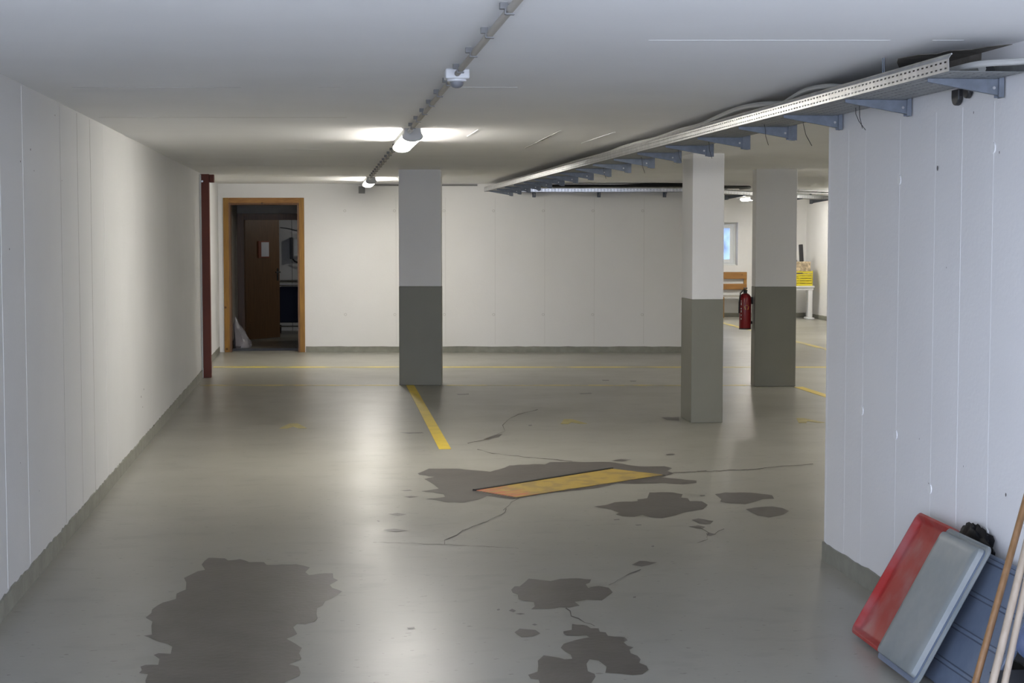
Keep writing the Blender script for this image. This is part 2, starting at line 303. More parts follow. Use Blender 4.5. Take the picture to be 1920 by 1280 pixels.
WORN = [
 [(-0.623,8.499),(-0.615,8.590),(-0.600,8.671),(-0.572,8.669),(-0.547,8.658),(-0.514,8.649),(-0.493,8.590),(-0.459,8.601),(-0.435,8.621),(-0.406,8.580),(-0.383,8.532),(-0.358,8.532),(-0.336,8.532),(-0.308,8.523),(-0.291,8.451),(-0.269,8.446),(-0.238,8.447),(-0.214,8.456),(-0.194,8.451),(-0.165,8.447),(-0.143,8.452),(-0.103,8.411),(-0.071,8.360),(-0.093,8.246),(-0.075,8.173),(-0.050,8.182),(-0.026,8.200),(-0.001,8.207),(0.043,8.202),(0.045,8.089),(0.067,8.031),(0.027,7.928),(0.038,7.860),(0.061,7.823),(0.084,7.777),(0.058,7.690),(0.035,7.627),(0.004,7.573),(-0.007,7.490),(-0.033,7.433),(-0.035,7.318),(-0.030,7.239),(-0.043,7.174),(-0.062,7.153),(-0.083,7.128),(-0.118,7.139),(-0.134,7.083),(-0.115,6.959),(-0.133,6.918),(-0.158,6.879),(-0.122,6.799),(-0.093,6.718),(-0.103,6.634),(-0.093,6.550),(-0.114,6.504),(-0.140,6.465),(-0.121,6.446),(-0.103,6.425),(-0.093,6.337),(-0.097,6.287),(-0.115,6.260),(-0.135,6.233),(-0.152,6.195),(-0.161,6.108),(-0.165,6.021),(-0.180,6.007),(-0.201,5.987),(-0.216,5.971),(-0.231,5.956),(-0.243,5.940),(-0.263,5.925),(-0.278,5.908),(-0.295,5.889),(-0.311,5.875),(-0.326,5.859),(-0.341,5.866),(-0.364,5.870),(-0.377,5.871),(-0.399,5.877),(-0.417,5.880),(-0.436,5.883),(-0.448,5.885),(-0.466,5.889),(-0.490,5.898),(-0.501,5.898),(-0.522,5.902),(-0.539,5.907),(-0.559,5.915),(-0.576,5.917),(-0.596,5.959),(-0.615,5.993),(-0.635,6.040),(-0.654,6.077),(-0.664,6.148),(-0.666,6.216),(-0.676,6.287),(-0.676,6.379),(-0.712,6.400),(-0.705,6.442),(-0.717,6.496),(-0.700,6.520),(-0.677,6.521),(-0.650,6.515),(-0.654,6.605),(-0.683,6.673),(-0.667,6.699),(-0.639,6.692),(-0.617,6.684),(-0.621,6.798),(-0.644,6.849),(-0.668,6.876),(-0.686,6.894),(-0.713,6.933),(-0.732,6.969),(-0.757,7.002),(-0.725,7.019),(-0.743,7.178),(-0.746,7.255),(-0.784,7.336),(-0.768,7.425),(-0.772,7.495),(-0.758,7.564),(-0.736,7.634),(-0.712,7.662),(-0.684,7.701),(-0.691,7.815),(-0.676,7.857),(-0.655,7.900),(-0.665,8.061),(-0.685,8.173),(-0.657,8.254),(-0.629,8.331),(-0.596,8.362)],
 [(0.883,7.720),(0.909,7.796),(0.933,7.793),(0.967,7.879),(0.998,7.964),(1.027,7.947),(1.045,7.932),(1.068,7.915),(1.097,7.896),(1.122,7.915),(1.153,7.942),(1.183,7.942),(1.202,7.947),(1.233,7.945),(1.253,7.938),(1.274,7.919),(1.300,7.913),(1.280,7.834),(1.255,7.802),(1.254,7.722),(1.280,7.745),(1.311,7.756),(1.335,7.732),(1.352,7.711),(1.354,7.611),(1.300,7.498),(1.272,7.442),(1.254,7.451),(1.231,7.456),(1.206,7.466),(1.177,7.446),(1.144,7.431),(1.155,7.348),(1.130,7.337),(1.104,7.317),(1.079,7.319),(1.060,7.328),(1.036,7.311),(1.006,7.304),(0.982,7.305),(0.961,7.309),(0.926,7.303),(0.950,7.361),(0.956,7.443),(0.922,7.474),(0.894,7.513),(0.901,7.608),(0.883,7.654)],
 [(0.802,6.883),(0.831,6.946),(0.855,6.934),(0.877,6.924),(0.896,6.914),(0.908,6.854),(0.874,6.805),(0.849,6.796),(0.821,6.792),(0.808,6.839)],
 [(1.010,6.877),(1.050,6.900),(1.068,7.007),(1.085,6.990),(1.111,6.984),(1.126,6.967),(1.135,6.917),(1.169,6.913),(1.163,6.851),(1.187,6.839),(1.185,6.778),(1.210,6.762),(1.231,6.759),(1.251,6.744),(1.254,6.692),(1.231,6.661),(1.237,6.601),(1.257,6.574),(1.233,6.536),(1.227,6.480),(1.247,6.438),(1.249,6.382),(1.233,6.330),(1.253,6.282),(1.249,6.223),(1.214,6.161),(1.197,6.158),(1.173,6.151),(1.155,6.162),(1.131,6.177),(1.109,6.187),(1.094,6.191),(1.074,6.198),(1.095,6.285),(1.088,6.328),(1.079,6.379),(1.047,6.406),(1.024,6.339),(1.011,6.228),(1.031,6.189),(1.028,6.146),(0.999,6.064),(0.981,5.987),(0.966,5.904),(0.950,5.909),(0.931,5.911),(0.910,5.908),(0.892,5.912),(0.873,5.917),(0.853,5.918),(0.835,5.917),(0.813,5.921),(0.794,5.924),(0.796,6.008),(0.804,6.086),(0.806,6.128),(0.778,6.146),(0.775,6.204),(0.797,6.223),(0.817,6.243),(0.830,6.322),(0.839,6.406),(0.874,6.489),(0.891,6.475),(0.915,6.457),(0.932,6.442),(0.948,6.417),(0.979,6.421),(0.983,6.484),(0.967,6.539),(0.959,6.600),(0.981,6.664),(1.015,6.698),(1.044,6.725),(1.074,6.744),(1.103,6.761),(1.097,6.791),(1.078,6.792),(1.054,6.789),(1.031,6.794),(1.013,6.798),(1.005,6.834)],
 [(1.563,8.241),(1.624,8.338),(1.657,8.327),(1.674,8.304),(1.706,8.289),(1.655,8.230),(1.605,8.190),(1.588,8.215)],
 [(0.822,7.285),(0.842,7.323),(0.856,7.281),(0.841,7.253)],
 [(0.844,7.224),(0.871,7.236),(0.889,7.218),(0.866,7.202)],
 [(1.428,7.500),(1.445,7.513),(1.442,7.488),(1.429,7.479)],
 [(0.771,7.315),(0.784,7.330),(0.786,7.305),(0.773,7.295)],
 [(0.892,7.013),(0.906,7.026),(0.917,7.006),(0.902,6.993)],
 [(1.669,10.057),(1.711,10.073),(1.758,10.104),(1.822,10.196),(1.866,10.212),(1.905,10.216),(1.935,10.211),(1.977,10.225),(1.987,10.293),(2.020,10.306),(2.059,10.332),(2.120,10.565),(2.153,10.553),(2.194,10.565),(2.235,10.556),(2.272,10.548),(2.295,10.500),(2.321,10.469),(2.279,10.330),(2.318,10.302),(2.304,10.187),(2.346,10.188),(2.379,10.169),(2.384,10.032),(2.317,9.872),(2.277,9.847),(2.242,9.819),(2.206,9.799),(2.158,9.749),(2.108,9.684),(2.050,9.626),(2.001,9.581),(1.967,9.596),(1.939,9.621),(1.906,9.707),(1.846,9.652),(1.817,9.659),(1.779,9.672),(1.749,9.746),(1.781,9.805),(1.751,9.916),(1.725,9.960),(1.693,10.001)],
 [(2.528,10.445),(2.568,10.468),(2.614,10.509),(2.642,10.494),(2.682,10.492),(2.713,10.497),(2.749,10.485),(2.777,10.475),(2.808,10.453),(2.828,10.424),(2.864,10.392),(2.885,10.356),(2.861,10.216),(2.827,10.211),(2.781,10.202),(2.738,10.152),(2.692,10.096),(2.620,10.023),(2.585,10.054),(2.542,10.068),(2.513,10.097),(2.489,10.143),(2.519,10.232),(2.524,10.349)],
 [(2.577,9.843),(2.648,9.900),(2.683,9.908),(2.726,9.924),(2.767,9.930),(2.787,9.905),(2.814,9.859),(2.823,9.750),(2.756,9.630),(2.720,9.594),(2.679,9.564),(2.638,9.541),(2.621,9.580),(2.591,9.608),(2.582,9.735)],
 [(2.163,9.514),(2.215,9.556),(2.239,9.524),(2.260,9.484),(2.284,9.460),(2.238,9.355),(2.210,9.355),(2.180,9.373),(2.173,9.433)],
 [(2.093,9.294),(2.122,9.307),(2.162,9.324),(2.191,9.275),(2.159,9.210),(2.128,9.236)],
 [(2.148,9.073),(2.171,9.089),(2.195,9.031),(2.151,8.989),(2.137,9.013)],
 [(1.798,9.386),(1.838,9.393),(1.832,9.362),(1.803,9.358)],
 [(1.705,9.575),(1.742,9.587),(1.740,9.555),(1.707,9.550)],
 [(2.419,10.409),(2.455,10.415),(2.447,10.377),(2.420,10.380)],
 [(0.662,11.597),(0.711,11.705),(0.757,11.829),(0.797,11.815),(0.832,11.809),(0.873,11.813),(0.919,11.805),(0.953,11.806),(0.984,11.787),(1.016,11.749),(1.057,11.713),(1.082,11.701),(1.120,11.676),(1.147,11.657),(1.179,11.618),(1.216,11.680),(1.264,11.740),(1.304,11.808),(1.353,11.928),(1.386,11.925),(1.429,11.956),(1.455,11.944),(1.505,11.953),(1.537,11.975),(1.579,11.963),(1.616,11.940),(1.669,12.064),(1.702,12.070),(1.740,12.050),(1.789,12.052),(1.819,12.068),(1.861,12.059),(1.892,12.040),(1.926,12.038),(1.969,12.038),(2.010,12.039),(2.040,12.036),(2.069,12.034),(2.108,12.013),(2.147,11.976),(2.187,11.917),(2.210,11.858),(2.245,11.814),(2.281,11.779),(2.320,11.768),(2.356,11.758),(2.397,11.759),(2.430,11.756),(2.468,11.757),(2.503,11.645),(2.440,11.513),(2.461,11.391),(2.398,11.298),(2.331,11.211),(2.363,11.194),(2.396,11.160),(2.418,11.144),(2.458,11.115),(2.480,11.081),(2.518,11.064),(2.542,11.035),(2.517,10.927),(2.466,10.906),(2.417,10.880),(2.374,10.896),(2.338,10.917),(2.310,10.951),(2.270,10.958),(2.238,10.939),(2.194,10.945),(2.159,10.939),(2.118,10.935),(2.086,10.940),(2.058,10.951),(2.022,10.961),(1.984,10.989),(1.911,10.888),(1.864,10.838),(1.828,10.801),(1.781,10.761),(1.740,10.742),(1.716,10.731),(1.676,10.702),(1.643,10.704),(1.608,10.683),(1.575,10.657),(1.533,10.636),(1.504,10.631),(1.471,10.602),(1.434,10.595),(1.399,10.550),(1.359,10.519),(1.320,10.488),(1.288,10.456),(1.244,10.418),(1.189,10.392),(1.156,10.417),(1.133,10.450),(1.107,10.485),(1.074,10.519),(1.049,10.539),(1.012,10.452),(0.972,10.385),(0.929,10.344),(0.881,10.288),(0.853,10.288),(0.815,10.314),(0.781,10.312),(0.752,10.344),(0.717,10.393),(0.685,10.428),(0.648,10.455),(0.680,10.483),(0.710,10.488),(0.747,10.509),(0.777,10.537),(0.774,10.637),(0.738,10.678),(0.708,10.723),(0.670,10.740),(0.637,10.789),(0.680,10.810),(0.716,10.844),(0.760,10.879),(0.740,11.059),(0.719,11.184),(0.691,11.323),(0.730,11.376),(0.769,11.413),(0.729,11.439),(0.709,11.488),(0.669,11.518)],
 [(2.132,12.081),(2.181,12.131),(2.223,12.177),(2.261,12.144),(2.300,12.132),(2.251,12.081),(2.209,12.036),(2.167,12.059)],
 [(0.510,10.568),(0.563,10.595),(0.613,10.556),(0.575,10.546),(0.549,10.524)],
 [(0.501,10.839),(0.531,10.836),(0.566,10.852),(0.585,10.815),(0.531,10.801)],
 [(2.612,12.389),(2.682,12.418),(2.682,12.362),(2.625,12.331)],
 [(2.646,11.489),(2.676,11.491),(2.720,11.505),(2.718,11.473),(2.648,11.449)],
 [(1.311,13.485),(1.361,13.601),(1.429,13.752),(1.509,13.828),(1.454,13.599),(1.395,13.523),(1.345,13.417)],
 [(0.385,9.919),(0.411,9.925),(0.444,9.947),(0.498,9.897),(0.440,9.843),(0.414,9.873)],
 [(0.336,9.382),(0.371,9.404),(0.406,9.413),(0.441,9.382),(0.479,9.350),(0.446,9.336),(0.402,9.313),(0.366,9.342)],
 [(1.406,17.350),(1.461,17.343),(1.537,17.389),(1.526,17.257),(1.463,17.247),(1.410,17.244)],
 [(1.801,14.435),(1.838,14.468),(1.830,14.376),(1.801,14.361)],
 [(0.640,14.030),(0.691,14.013),(0.730,14.016),(0.781,14.019),(0.836,14.025),(0.852,13.954),(0.802,13.933),(0.764,13.941),(0.727,13.918),(0.677,13.981)],
 [(2.699,17.282),(2.759,17.273),(2.835,17.320),(2.831,17.213),(2.773,17.201),(2.708,17.174)],
 [(3.512,18.702),(3.595,18.692),(3.557,18.571),(3.503,18.577)],
 [(3.210,18.832),(3.293,18.822),(3.271,18.698),(3.202,18.706)],
 [(3.095,14.908),(3.165,14.928),(3.202,14.902),(3.269,14.928),(3.202,14.617),(3.162,14.653),(3.109,14.706)],
 [(0.351,7.014),(0.384,7.023),(0.385,6.997),(0.357,6.991)],
 [(1.762,8.724),(1.779,8.743),(1.774,8.702),(1.761,8.704)],
 [(0.332,9.671),(0.311,9.706),(0.318,9.656)],
 [(2.611,12.388),(2.675,12.422),(2.667,12.339),(2.609,12.332)],
]
CRACKS = [
 [((1.081,7.297),(1.087,7.313)),((1.092,7.239),(1.098,7.248)),((1.083,7.142),(1.087,7.153)),((1.108,7.088),(1.113,7.105)),((1.124,7.017),(1.126,7.022)),((1.146,6.988),(1.148,6.995)),((1.157,6.948),(1.159,6.954))],
 [((1.586,8.119),(1.584,8.104)),((1.548,8.073),(1.547,8.057)),((1.512,8.028),(1.511,8.014)),((1.469,7.952),(1.469,7.948)),((1.425,7.878),(1.425,7.873)),((1.400,7.823),(1.400,7.817)),((1.361,7.770),(1.361,7.763))],
 [((2.148,9.237),(2.151,9.245)),((2.157,9.158),(2.162,9.169)),((2.162,9.069),(2.166,9.074)),((2.121,8.950),(2.122,8.949)),((2.112,8.882),(2.112,8.877)),((2.075,8.843),(2.072,8.828)),((2.031,8.787),(2.030,8.781))],
 [((2.190,9.038),(2.191,9.047)),((2.230,9.119),(2.231,9.129)),((2.279,9.182),(2.281,9.195))],
 [((1.199,12.821),(1.204,12.854)),((1.238,12.755),(1.239,12.765)),((1.269,12.626),(1.272,12.648)),((1.296,12.564),(1.301,12.599)),((1.335,12.559),(1.337,12.573)),((1.368,12.498),(1.369,12.509)),((1.401,12.462),(1.403,12.477)),((1.436,12.426),(1.439,12.444)),((1.470,12.409),(1.473,12.432)),((1.513,12.341),(1.515,12.360)),((1.543,12.313),(1.547,12.341)),((1.582,12.310),(1.585,12.324)),((1.614,12.258),(1.617,12.278)),((1.655,12.227),(1.659,12.257)),((1.699,12.198),(1.703,12.224)),((1.736,12.159),(1.742,12.196)),((1.759,12.126),(1.765,12.163)),((1.805,12.105),(1.807,12.122)),((1.840,12.078),(1.843,12.097))],
 [((1.244,10.425),(1.244,10.412)),((1.174,10.272),(1.175,10.261)),((1.154,10.179),(1.154,10.171)),((1.091,9.977),(1.092,9.963))],
 [((1.115,10.033),(1.119,10.026)),((1.094,9.904),(1.096,9.893)),((1.064,9.822),(1.064,9.808)),((1.023,9.750),(1.023,9.741)),((0.984,9.666),(0.984,9.661)),((0.955,9.597),(0.955,9.585)),((0.920,9.547),(0.920,9.528)),((0.881,9.480),(0.881,9.472)),((0.855,9.443),(0.855,9.431)),((0.823,9.363),(0.823,9.354)),((0.787,9.322),(0.788,9.308)),((0.741,9.176),(0.741,9.159)),((0.695,9.096),(0.695,9.078)),((0.662,9.032),(0.663,9.026)),((0.652,8.901),(0.655,8.901))],
 [((2.462,11.426),(2.465,11.440)),((2.493,11.427),(2.496,11.442)),((2.542,11.409),(2.548,11.433)),((2.573,11.432),(2.577,11.451)),((2.620,11.430),(2.624,11.449)),((2.651,11.445),(2.654,11.457)),((2.702,11.452),(2.707,11.473)),((2.732,11.438),(2.735,11.448)),((2.776,11.473),(2.780,11.491)),((2.807,11.449),(2.812,11.471)),((2.842,11.476),(2.846,11.496)),((2.894,11.501),(2.899,11.521)),((2.914,11.497),(2.920,11.517)),((2.963,11.500),(2.965,11.512)),((2.991,11.489),(2.998,11.518)),((3.041,11.497),(3.047,11.520)),((3.080,11.508),(3.086,11.532)),((3.121,11.528),(3.128,11.557)),((3.173,11.579),(3.178,11.596)),((3.211,11.602),(3.215,11.617)),((3.241,11.602),(3.245,11.616)),((3.294,11.637),(3.298,11.652)),((3.333,11.658),(3.337,11.672)),((3.369,11.661),(3.373,11.675)),((3.406,11.673),(3.409,11.686)),((3.440,11.670),(3.446,11.689)),((3.485,11.694),(3.489,11.708)),((3.537,11.721),(3.541,11.737)),((3.574,11.728),(3.581,11.751))],
 [((2.055,15.726),(2.051,15.680)),((1.987,15.586),(1.984,15.561)),((1.943,15.521),(1.941,15.501)),((1.887,15.436),(1.885,15.409)),((1.819,15.319),(1.817,15.283)),((1.737,15.078),(1.736,15.059)),((1.683,14.915),(1.683,14.905)),((1.574,14.448),(1.578,14.437)),((1.548,13.998),(1.549,13.993)),((1.476,13.849),(1.476,13.839)),((1.417,13.641),(1.417,13.633)),((1.378,13.589),(1.376,13.554)),((1.321,13.459),(1.320,13.439)),((1.271,13.376),(1.269,13.348)),((1.210,13.316),(1.209,13.292)),((1.159,13.235),(1.157,13.201))],
 [((0.269,8.998),(0.269,9.006)),((0.294,8.998),(0.295,9.000)),((0.326,8.996),(0.326,9.004)),((0.348,8.970),(0.349,8.978)),((0.378,8.971),(0.379,8.976)),((0.410,8.963),(0.410,8.971)),((0.435,8.959),(0.435,8.963)),((0.453,8.954),(0.454,8.957)),((0.482,8.954),(0.483,8.959)),((0.510,8.945),(0.510,8.949)),((0.538,8.921),(0.539,8.928)),((0.569,8.910),(0.569,8.917)),((0.590,8.909),(0.591,8.916)),((0.625,8.906),(0.625,8.916)),((0.647,8.898),(0.647,8.906)),((0.679,8.896),(0.680,8.904)),((0.704,8.865),(0.705,8.874)),((0.731,8.855),(0.732,8.864)),((0.755,8.855),(0.755,8.863)),((0.780,8.835),(0.781,8.840)),((0.805,8.830),(0.806,8.836)),((0.836,8.826),(0.837,8.833)),((0.856,8.822),(0.856,8.830)),((0.887,8.795),(0.888,8.804)),((0.911,8.795),(0.912,8.802)),((0.931,8.779),(0.932,8.786)),((0.966,8.772),(0.966,8.776)),((0.986,8.759),(0.986,8.765)),((1.018,8.756),(1.018,8.759)),((1.038,8.735),(1.039,8.742))],
]

# ------------------------------------------------------------------ room shell
H = 2.4
def yb(x): return 23.77 - 0.125*(x + 0.25)          # front face of the back wall
def yw(x): return 33.83 - 0.115*x                   # front face of the window wall
def bw(m, x0, x1, z0, z1, t=0.22, mi=0, f=yb): return m.prism([(x0,f(x0)),(x1,f(x1)),(x1,f(x1)+t),(x0,f(x0)+t)], z0, z1, mi)

m = MB()
m.prism([(-1.7,-.6),(10.2,-.6),(10.2,34.1),(-3.2,34.1),(-3.2,22),(-1.7,22)], -0.12, 0.0)
rp = random.Random(3)
for i, p in enumerate(WORN): m.flat(p, 0.0010 + 0.00002*i, 1)
for i, c in enumerate(CRACKS):
    for (a, b), (a2, b2) in zip(c[:-1], c[1:]):
        m.flat([a, a2, b2, b], 0.0022 + 0.00002*i, 2)
fl = struct(m.obj('floor', [M['floor'], M['worn'], M['crack']], smooth='keep'))
fl.data.polygons.foreach_set('use_smooth', [False]*len(fl.data.polygons))

# ceiling, with the shuttering joints and trowel scratches of its paint
m = MB(); m.box((-1.7,-0.6,H), (10.2,34.1,H+0.15))
def cjoint(y, x0, x1, wd=0.006, mi=1, sl=-0.115):
    x = x0
    while x < x1:
        x2 = min(x1, x + rp.uniform(0.15, 0.5))
        if rp.random() < 0.8:
            ya, yb_ = y + sl*(x-0.5), y + sl*(x2-0.5)
            m.prism([(x,ya),(x2,yb_),(x2,yb_+wd),(x,ya+wd)], H-0.0009, H+0.001, mi)
        x = x2
cjoint(6.12, 1.2, 2.35, 0.0014); cjoint(8.09, 0.62, 0.95, 0.0018); cjoint(8.09,-1.2,0.1,0.002, 2)
cjoint(10.2, -1.35, 0.4, 0.004, 2); cjoint(14.0, -1.3, 0.0, 0.006); cjoint(17.5, -1.3, 2.0, 0.005, 2)
for (xa, ya, xb, yb2, wd, mi) in ((1.06,12.1,1.064,11.3,.012,1),(1.68,13.7,1.64,11.4,.012,2),(2.03,12.9,2.04,11.5,.012,1),(1.66,12.6,1.65,12.0,.02,2)):
    m.prism([(xa,ya),(xb,yb2),(xb+wd,yb2),(xa+wd,ya)], H-0.0025, H+0.001, mi)
# patch of bare concrete where the cable route was broken through
pp = [(2.33,6.55),(2.36,6.40),(2.42,6.36),(2.43,6.24),(2.50,6.20),(2.52,6.10),(2.57,6.02),(2.585,6.0),(2.585,7.2),(2.50,7.0),(2.44,6.85),(2.38,6.7)]
m.prism(pp, H-0.002, H+0.001, 3)
struct(m.obj('ceiling', [M['ceil'], M['bead'], M['seam'], M['bare']]))

# left wall: thick part up to the steel post, thinner part behind it
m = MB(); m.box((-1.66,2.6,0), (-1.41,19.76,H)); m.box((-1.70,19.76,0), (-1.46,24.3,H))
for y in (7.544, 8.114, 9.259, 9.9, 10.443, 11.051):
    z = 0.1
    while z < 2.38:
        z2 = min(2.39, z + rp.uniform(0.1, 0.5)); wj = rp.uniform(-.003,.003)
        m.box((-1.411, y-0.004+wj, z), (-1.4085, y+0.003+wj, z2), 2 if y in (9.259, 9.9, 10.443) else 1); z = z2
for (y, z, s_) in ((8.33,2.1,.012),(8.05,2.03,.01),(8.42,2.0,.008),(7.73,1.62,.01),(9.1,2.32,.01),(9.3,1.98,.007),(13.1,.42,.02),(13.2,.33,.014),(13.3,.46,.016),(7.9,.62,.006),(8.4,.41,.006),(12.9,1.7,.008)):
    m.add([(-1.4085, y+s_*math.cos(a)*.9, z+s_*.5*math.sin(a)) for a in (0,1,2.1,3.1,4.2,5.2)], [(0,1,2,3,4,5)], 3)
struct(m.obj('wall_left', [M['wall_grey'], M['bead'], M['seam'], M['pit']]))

# right wall with raised paint beads along its board joints
m = MB(); m.box((2.58,-0.6,0), (2.83,8.26,H))
for y, wd in ((8.234,.006),(7.939,.009),(7.679,.009),(7.206,.009),(6.773,.013),(6.48,.004),(6.164,.013),(5.6,.01)):
    z = 0.09
    while z < 2.2:
        z2 = min(2.2, z + rp.uniform(0.03, 0.12)); k = rp.uniform(.6, 1.25)*wd*.42; j = rp.uniform(-.0012,.0012)
        m.prism([(2.5805, y-k+j),(2.5792, y+j-k*.4),(2.5792, y+j+k*.4),(2.5805, y+k+j)], z, z2, 1); z = z2
for (y, z, s_) in ((6.74,1.965,.012),(6.36,2.17,.006),(6.78,.62,.007),(6.1,2.0,.006),(6.9,.8,.004),(5.98,.70,.008),(6.4,.75,.004),(6.62,1.55,.004)):
    m.add([(2.5765, y+s_*math.cos(a)*.6, z+s_*math.sin(a)) for a in (0,1,2.1,3.1,4.2,5.2)], [(0,1,2,3,4,5)], 2)
for (y, z) in ((6.164,2.02),(7.206,.78),(6.773,.60),(6.164,.52),(7.679,.84),(7.206,1.93)):    # tie-hole plugs
    m.tube([(2.5755,y,z),(2.581,y,z)], .022, 12, 1)
m.box((2.578,6.297,2.30),(2.5815,7.6,H), 3); m.box((2.578,5.3,2.285),(2.5812,6.297,2.335), 3)
struct(m.obj('wall_right', [M['wall'], M['bead'], M['pit'], M['bare']]))

# back wall with the door opening, and its tie-hole rings
m = MB(); bw(m, -1.50, -1.31, 0, H); bw(m, -1.31, -0.32, 2.13, H); bw(m, -0.32, 5.40, 0, H)
for zt in (2.015, 0.54):
    for k in range(8):
        x = 0.33 + 0.70*k; y = yb(x)
        n = 10; ro, ri = .019, .014; vs = []
        for a in range(n): t = 2*math.pi*a/n; vs += [(x+ro*math.cos(t), yb(x+ro*math.cos(t))-.003, zt+ro*math.sin(t)), (x+ri*math.cos(t), yb(x+ri*math.cos(t))-.003, zt+ri*math.sin(t))]
        m.add(vs, [(2*a, 2*a+1, (2*a+3)%(2*n), (2*a+2)%(2*n)) for a in range(n)], 1)
for x in (1.05, 1.75, 2.45, 3.15, 3.85, 4.55): bw(m, x, x+.002, .12, 2.2, .002, 1, lambda q: yb(q)-.0015)
struct(m.obj('wall_back', [M['wall'], M['seam'], M['pit']]))

m = MB(); m.box((5.18,yb(5.3)+.1,0), (5.40,33.4,H)); struct(m.obj('wall_return', M['wall']))
WX0, WX1, WZ0, WZ1 = 7.25, 8.39, 1.05, 1.92
m = MB(); bw(m, 5.1, WX0, 0, H, .32, 0, yw); bw(m, WX1, 10.0, 0, H, .32, 0, yw); bw(m, WX0, WX1, 0, WZ0, .32, 0, yw); bw(m, WX0, WX1, WZ1, H, .32, 0, yw)
struct(m.obj('wall_window_side', M['wall']))
m = MB(); m.box((9.77,7.0,0), (9.99,33.0,H)); struct(m.obj('wall_far_right', M['wall']))
m = MB(); m.prism([(2.80,8.23),(9.8,7.43),(9.8,7.2),(2.80,8.0)], 0, H); struct(m.obj('wall_bay', M['wall']))

# painted skirtings with a slightly uneven upper edge
def skirt(name, a, b, nrm, h=0.085, t=0.006, step=0.12, jag=0.004):
    a = Vector((*a,0)); b = Vector((*b,0)); n = Vector((*nrm,0)); L = (b-a).length; k = max(2,int(L/step)); vs=[]; fs=[]
    for i in range(k+1):
        p = a.lerp(b, i/k); z = h + rp.uniform(-jag, jag); q = p + n*t
        vs += [tuple(p - n*.001), tuple(q), (q.x,q.y,z), (p.x - n.x*.001, p.y - n.y*.001, z)]
    for i in range(k):
        o = i*4
        for j in range(4): fs.append((o+j, o+(j+1)%4, o+4+(j+1)%4, o+4+j))
    fs += [(0,1,2,3), tuple(k*4+j for j in (3,2,1,0))]
    mm = MB(); mm.add(vs, fs); return struct(mm.obj(name, M['skirt']))
skirt('baseboard_left', (-1.41,2.6), (-1.41,19.62), (1,0), .092, .010, .05, .006)
skirt('baseboard_left_recess', (-1.46,19.80), (-1.46,23.86), (1,0))
skirt('baseboard_back', (-0.235,yb(-.235)), (5.40,yb(5.4)), (-.124,-.992))
skirt('baseboard_right', (2.58,-0.5), (2.58,8.26), (-1,0), .094, .010, .05, .005)
skirt('baseboard_right_end', (2.571,8.26), (2.83,8.26), (0,1), .09)
skirt('baseboard_return', (5.40,yb(5.4)), (5.40,33.2), (1,0))
skirt('baseboard_window_side', (5.42,yw(5.42)), (9.76,yw(9.76)), (-.114,-.993))
skirt('baseboard_far_right', (9.77,7.6), (9.77,32.68), (-1,0))

# driveway outside the entrance behind the viewer, slope outside the window
m = MB(); m.box((-14,-22,-0.14), (16,-0.6,-0.02)); m.box((-14,-0.6,-0.14), (-1.7,9,-0.02)); struct(m.obj('ground_outside', M['ground']))
m = MB(); m.prism([(2,36.8),(16,35.2),(16,36.2),(2,37.8)], -0.1, 6.5); struct(m.obj('wall_outside', M['outdoor']))

# ------------------------------------------------------------------ window (white frame, two panes)
wn = bpy.data.objects.new('window_1', None); COL.objects.link(wn); wn.location = (WX0, yw(WX0)+.19, WZ0); wn.rotation_euler = (0,0,-math.atan(.115)); struct(wn)
W_ = (WX1-WX0)/math.cos(math.atan(.115)) ; Hh = WZ1-WZ0
m = MB(); 
for a, b in (((0.0,0,0),(0.08,.07,Hh)),((W_-.05,0,0),(W_+.004,.07,Hh)),((.08,0,0),(W_-.05,.07,.05)),((.08,0,Hh-.05),(W_-.05,.07,Hh))): m.box(a, b)
m.obj('window_frame', M['win_frame'], wn, bevel=.004)
for xa, xb in ((.085, W_/2), (W_/2+.002, W_-.055)):
    m = MB(); s_ = .065
    m.box((xa,-.02,.052),(xa+s_,.03,Hh-.052)); m.box((xb-s_,-.02,.052),(xb,.03,Hh-.052)); m.box((xa+s_,-.02,.052),(xb-s_,.03,.052+s_)); m.box((xa+s_,-.02,Hh-.052-s_),(xb-s_,.03,Hh-.052))
    sash = m.obj('sash', M['win_frame'], wn, bevel=.004)
    g = MB(); g.box((xa+s_,.0,.052+s_),(xb-s_,.006,Hh-.052-s_)); g.obj('pane', M['glass'], sash)
m = MB(); m.box((.03,-.17,.0),(W_-.01,.0,.014)); m.obj('window_sill', M['win_frame'], wn, bevel=.003)

# ------------------------------------------------------------------ pillars: white above, grey-green dado below
def pillar(x0, y0, wd, dp, slope, label):
    a = math.atan(slope); t = thing('concrete_pillar', label, 'pillar', (x0,y0,0), a)
    m = MB(); m.box((0,0,1.105),(wd,dp,H+.002)); m.obj('white_shaft', M['wall'], t, bevel=.006)
    m = MB(); m.box((-.0015,-.0015,0),(wd+.0015,dp+.0015,1.105)); m.obj('painted_dado', M['dado'], t, bevel=.006)
    return t
pillar(0.852, 18.435, .470, .26, -.117, 'square pillar in mid floor left of centre, white above and grey-green below')
pillar(3.272, 14.44, .285, .49, -.03, 'nearest pillar at right with two visible faces, under the cable tray')
pillar(4.756, 17.84, .455, .24, -.09, 'rear right pillar that carries the red fire extinguisher')

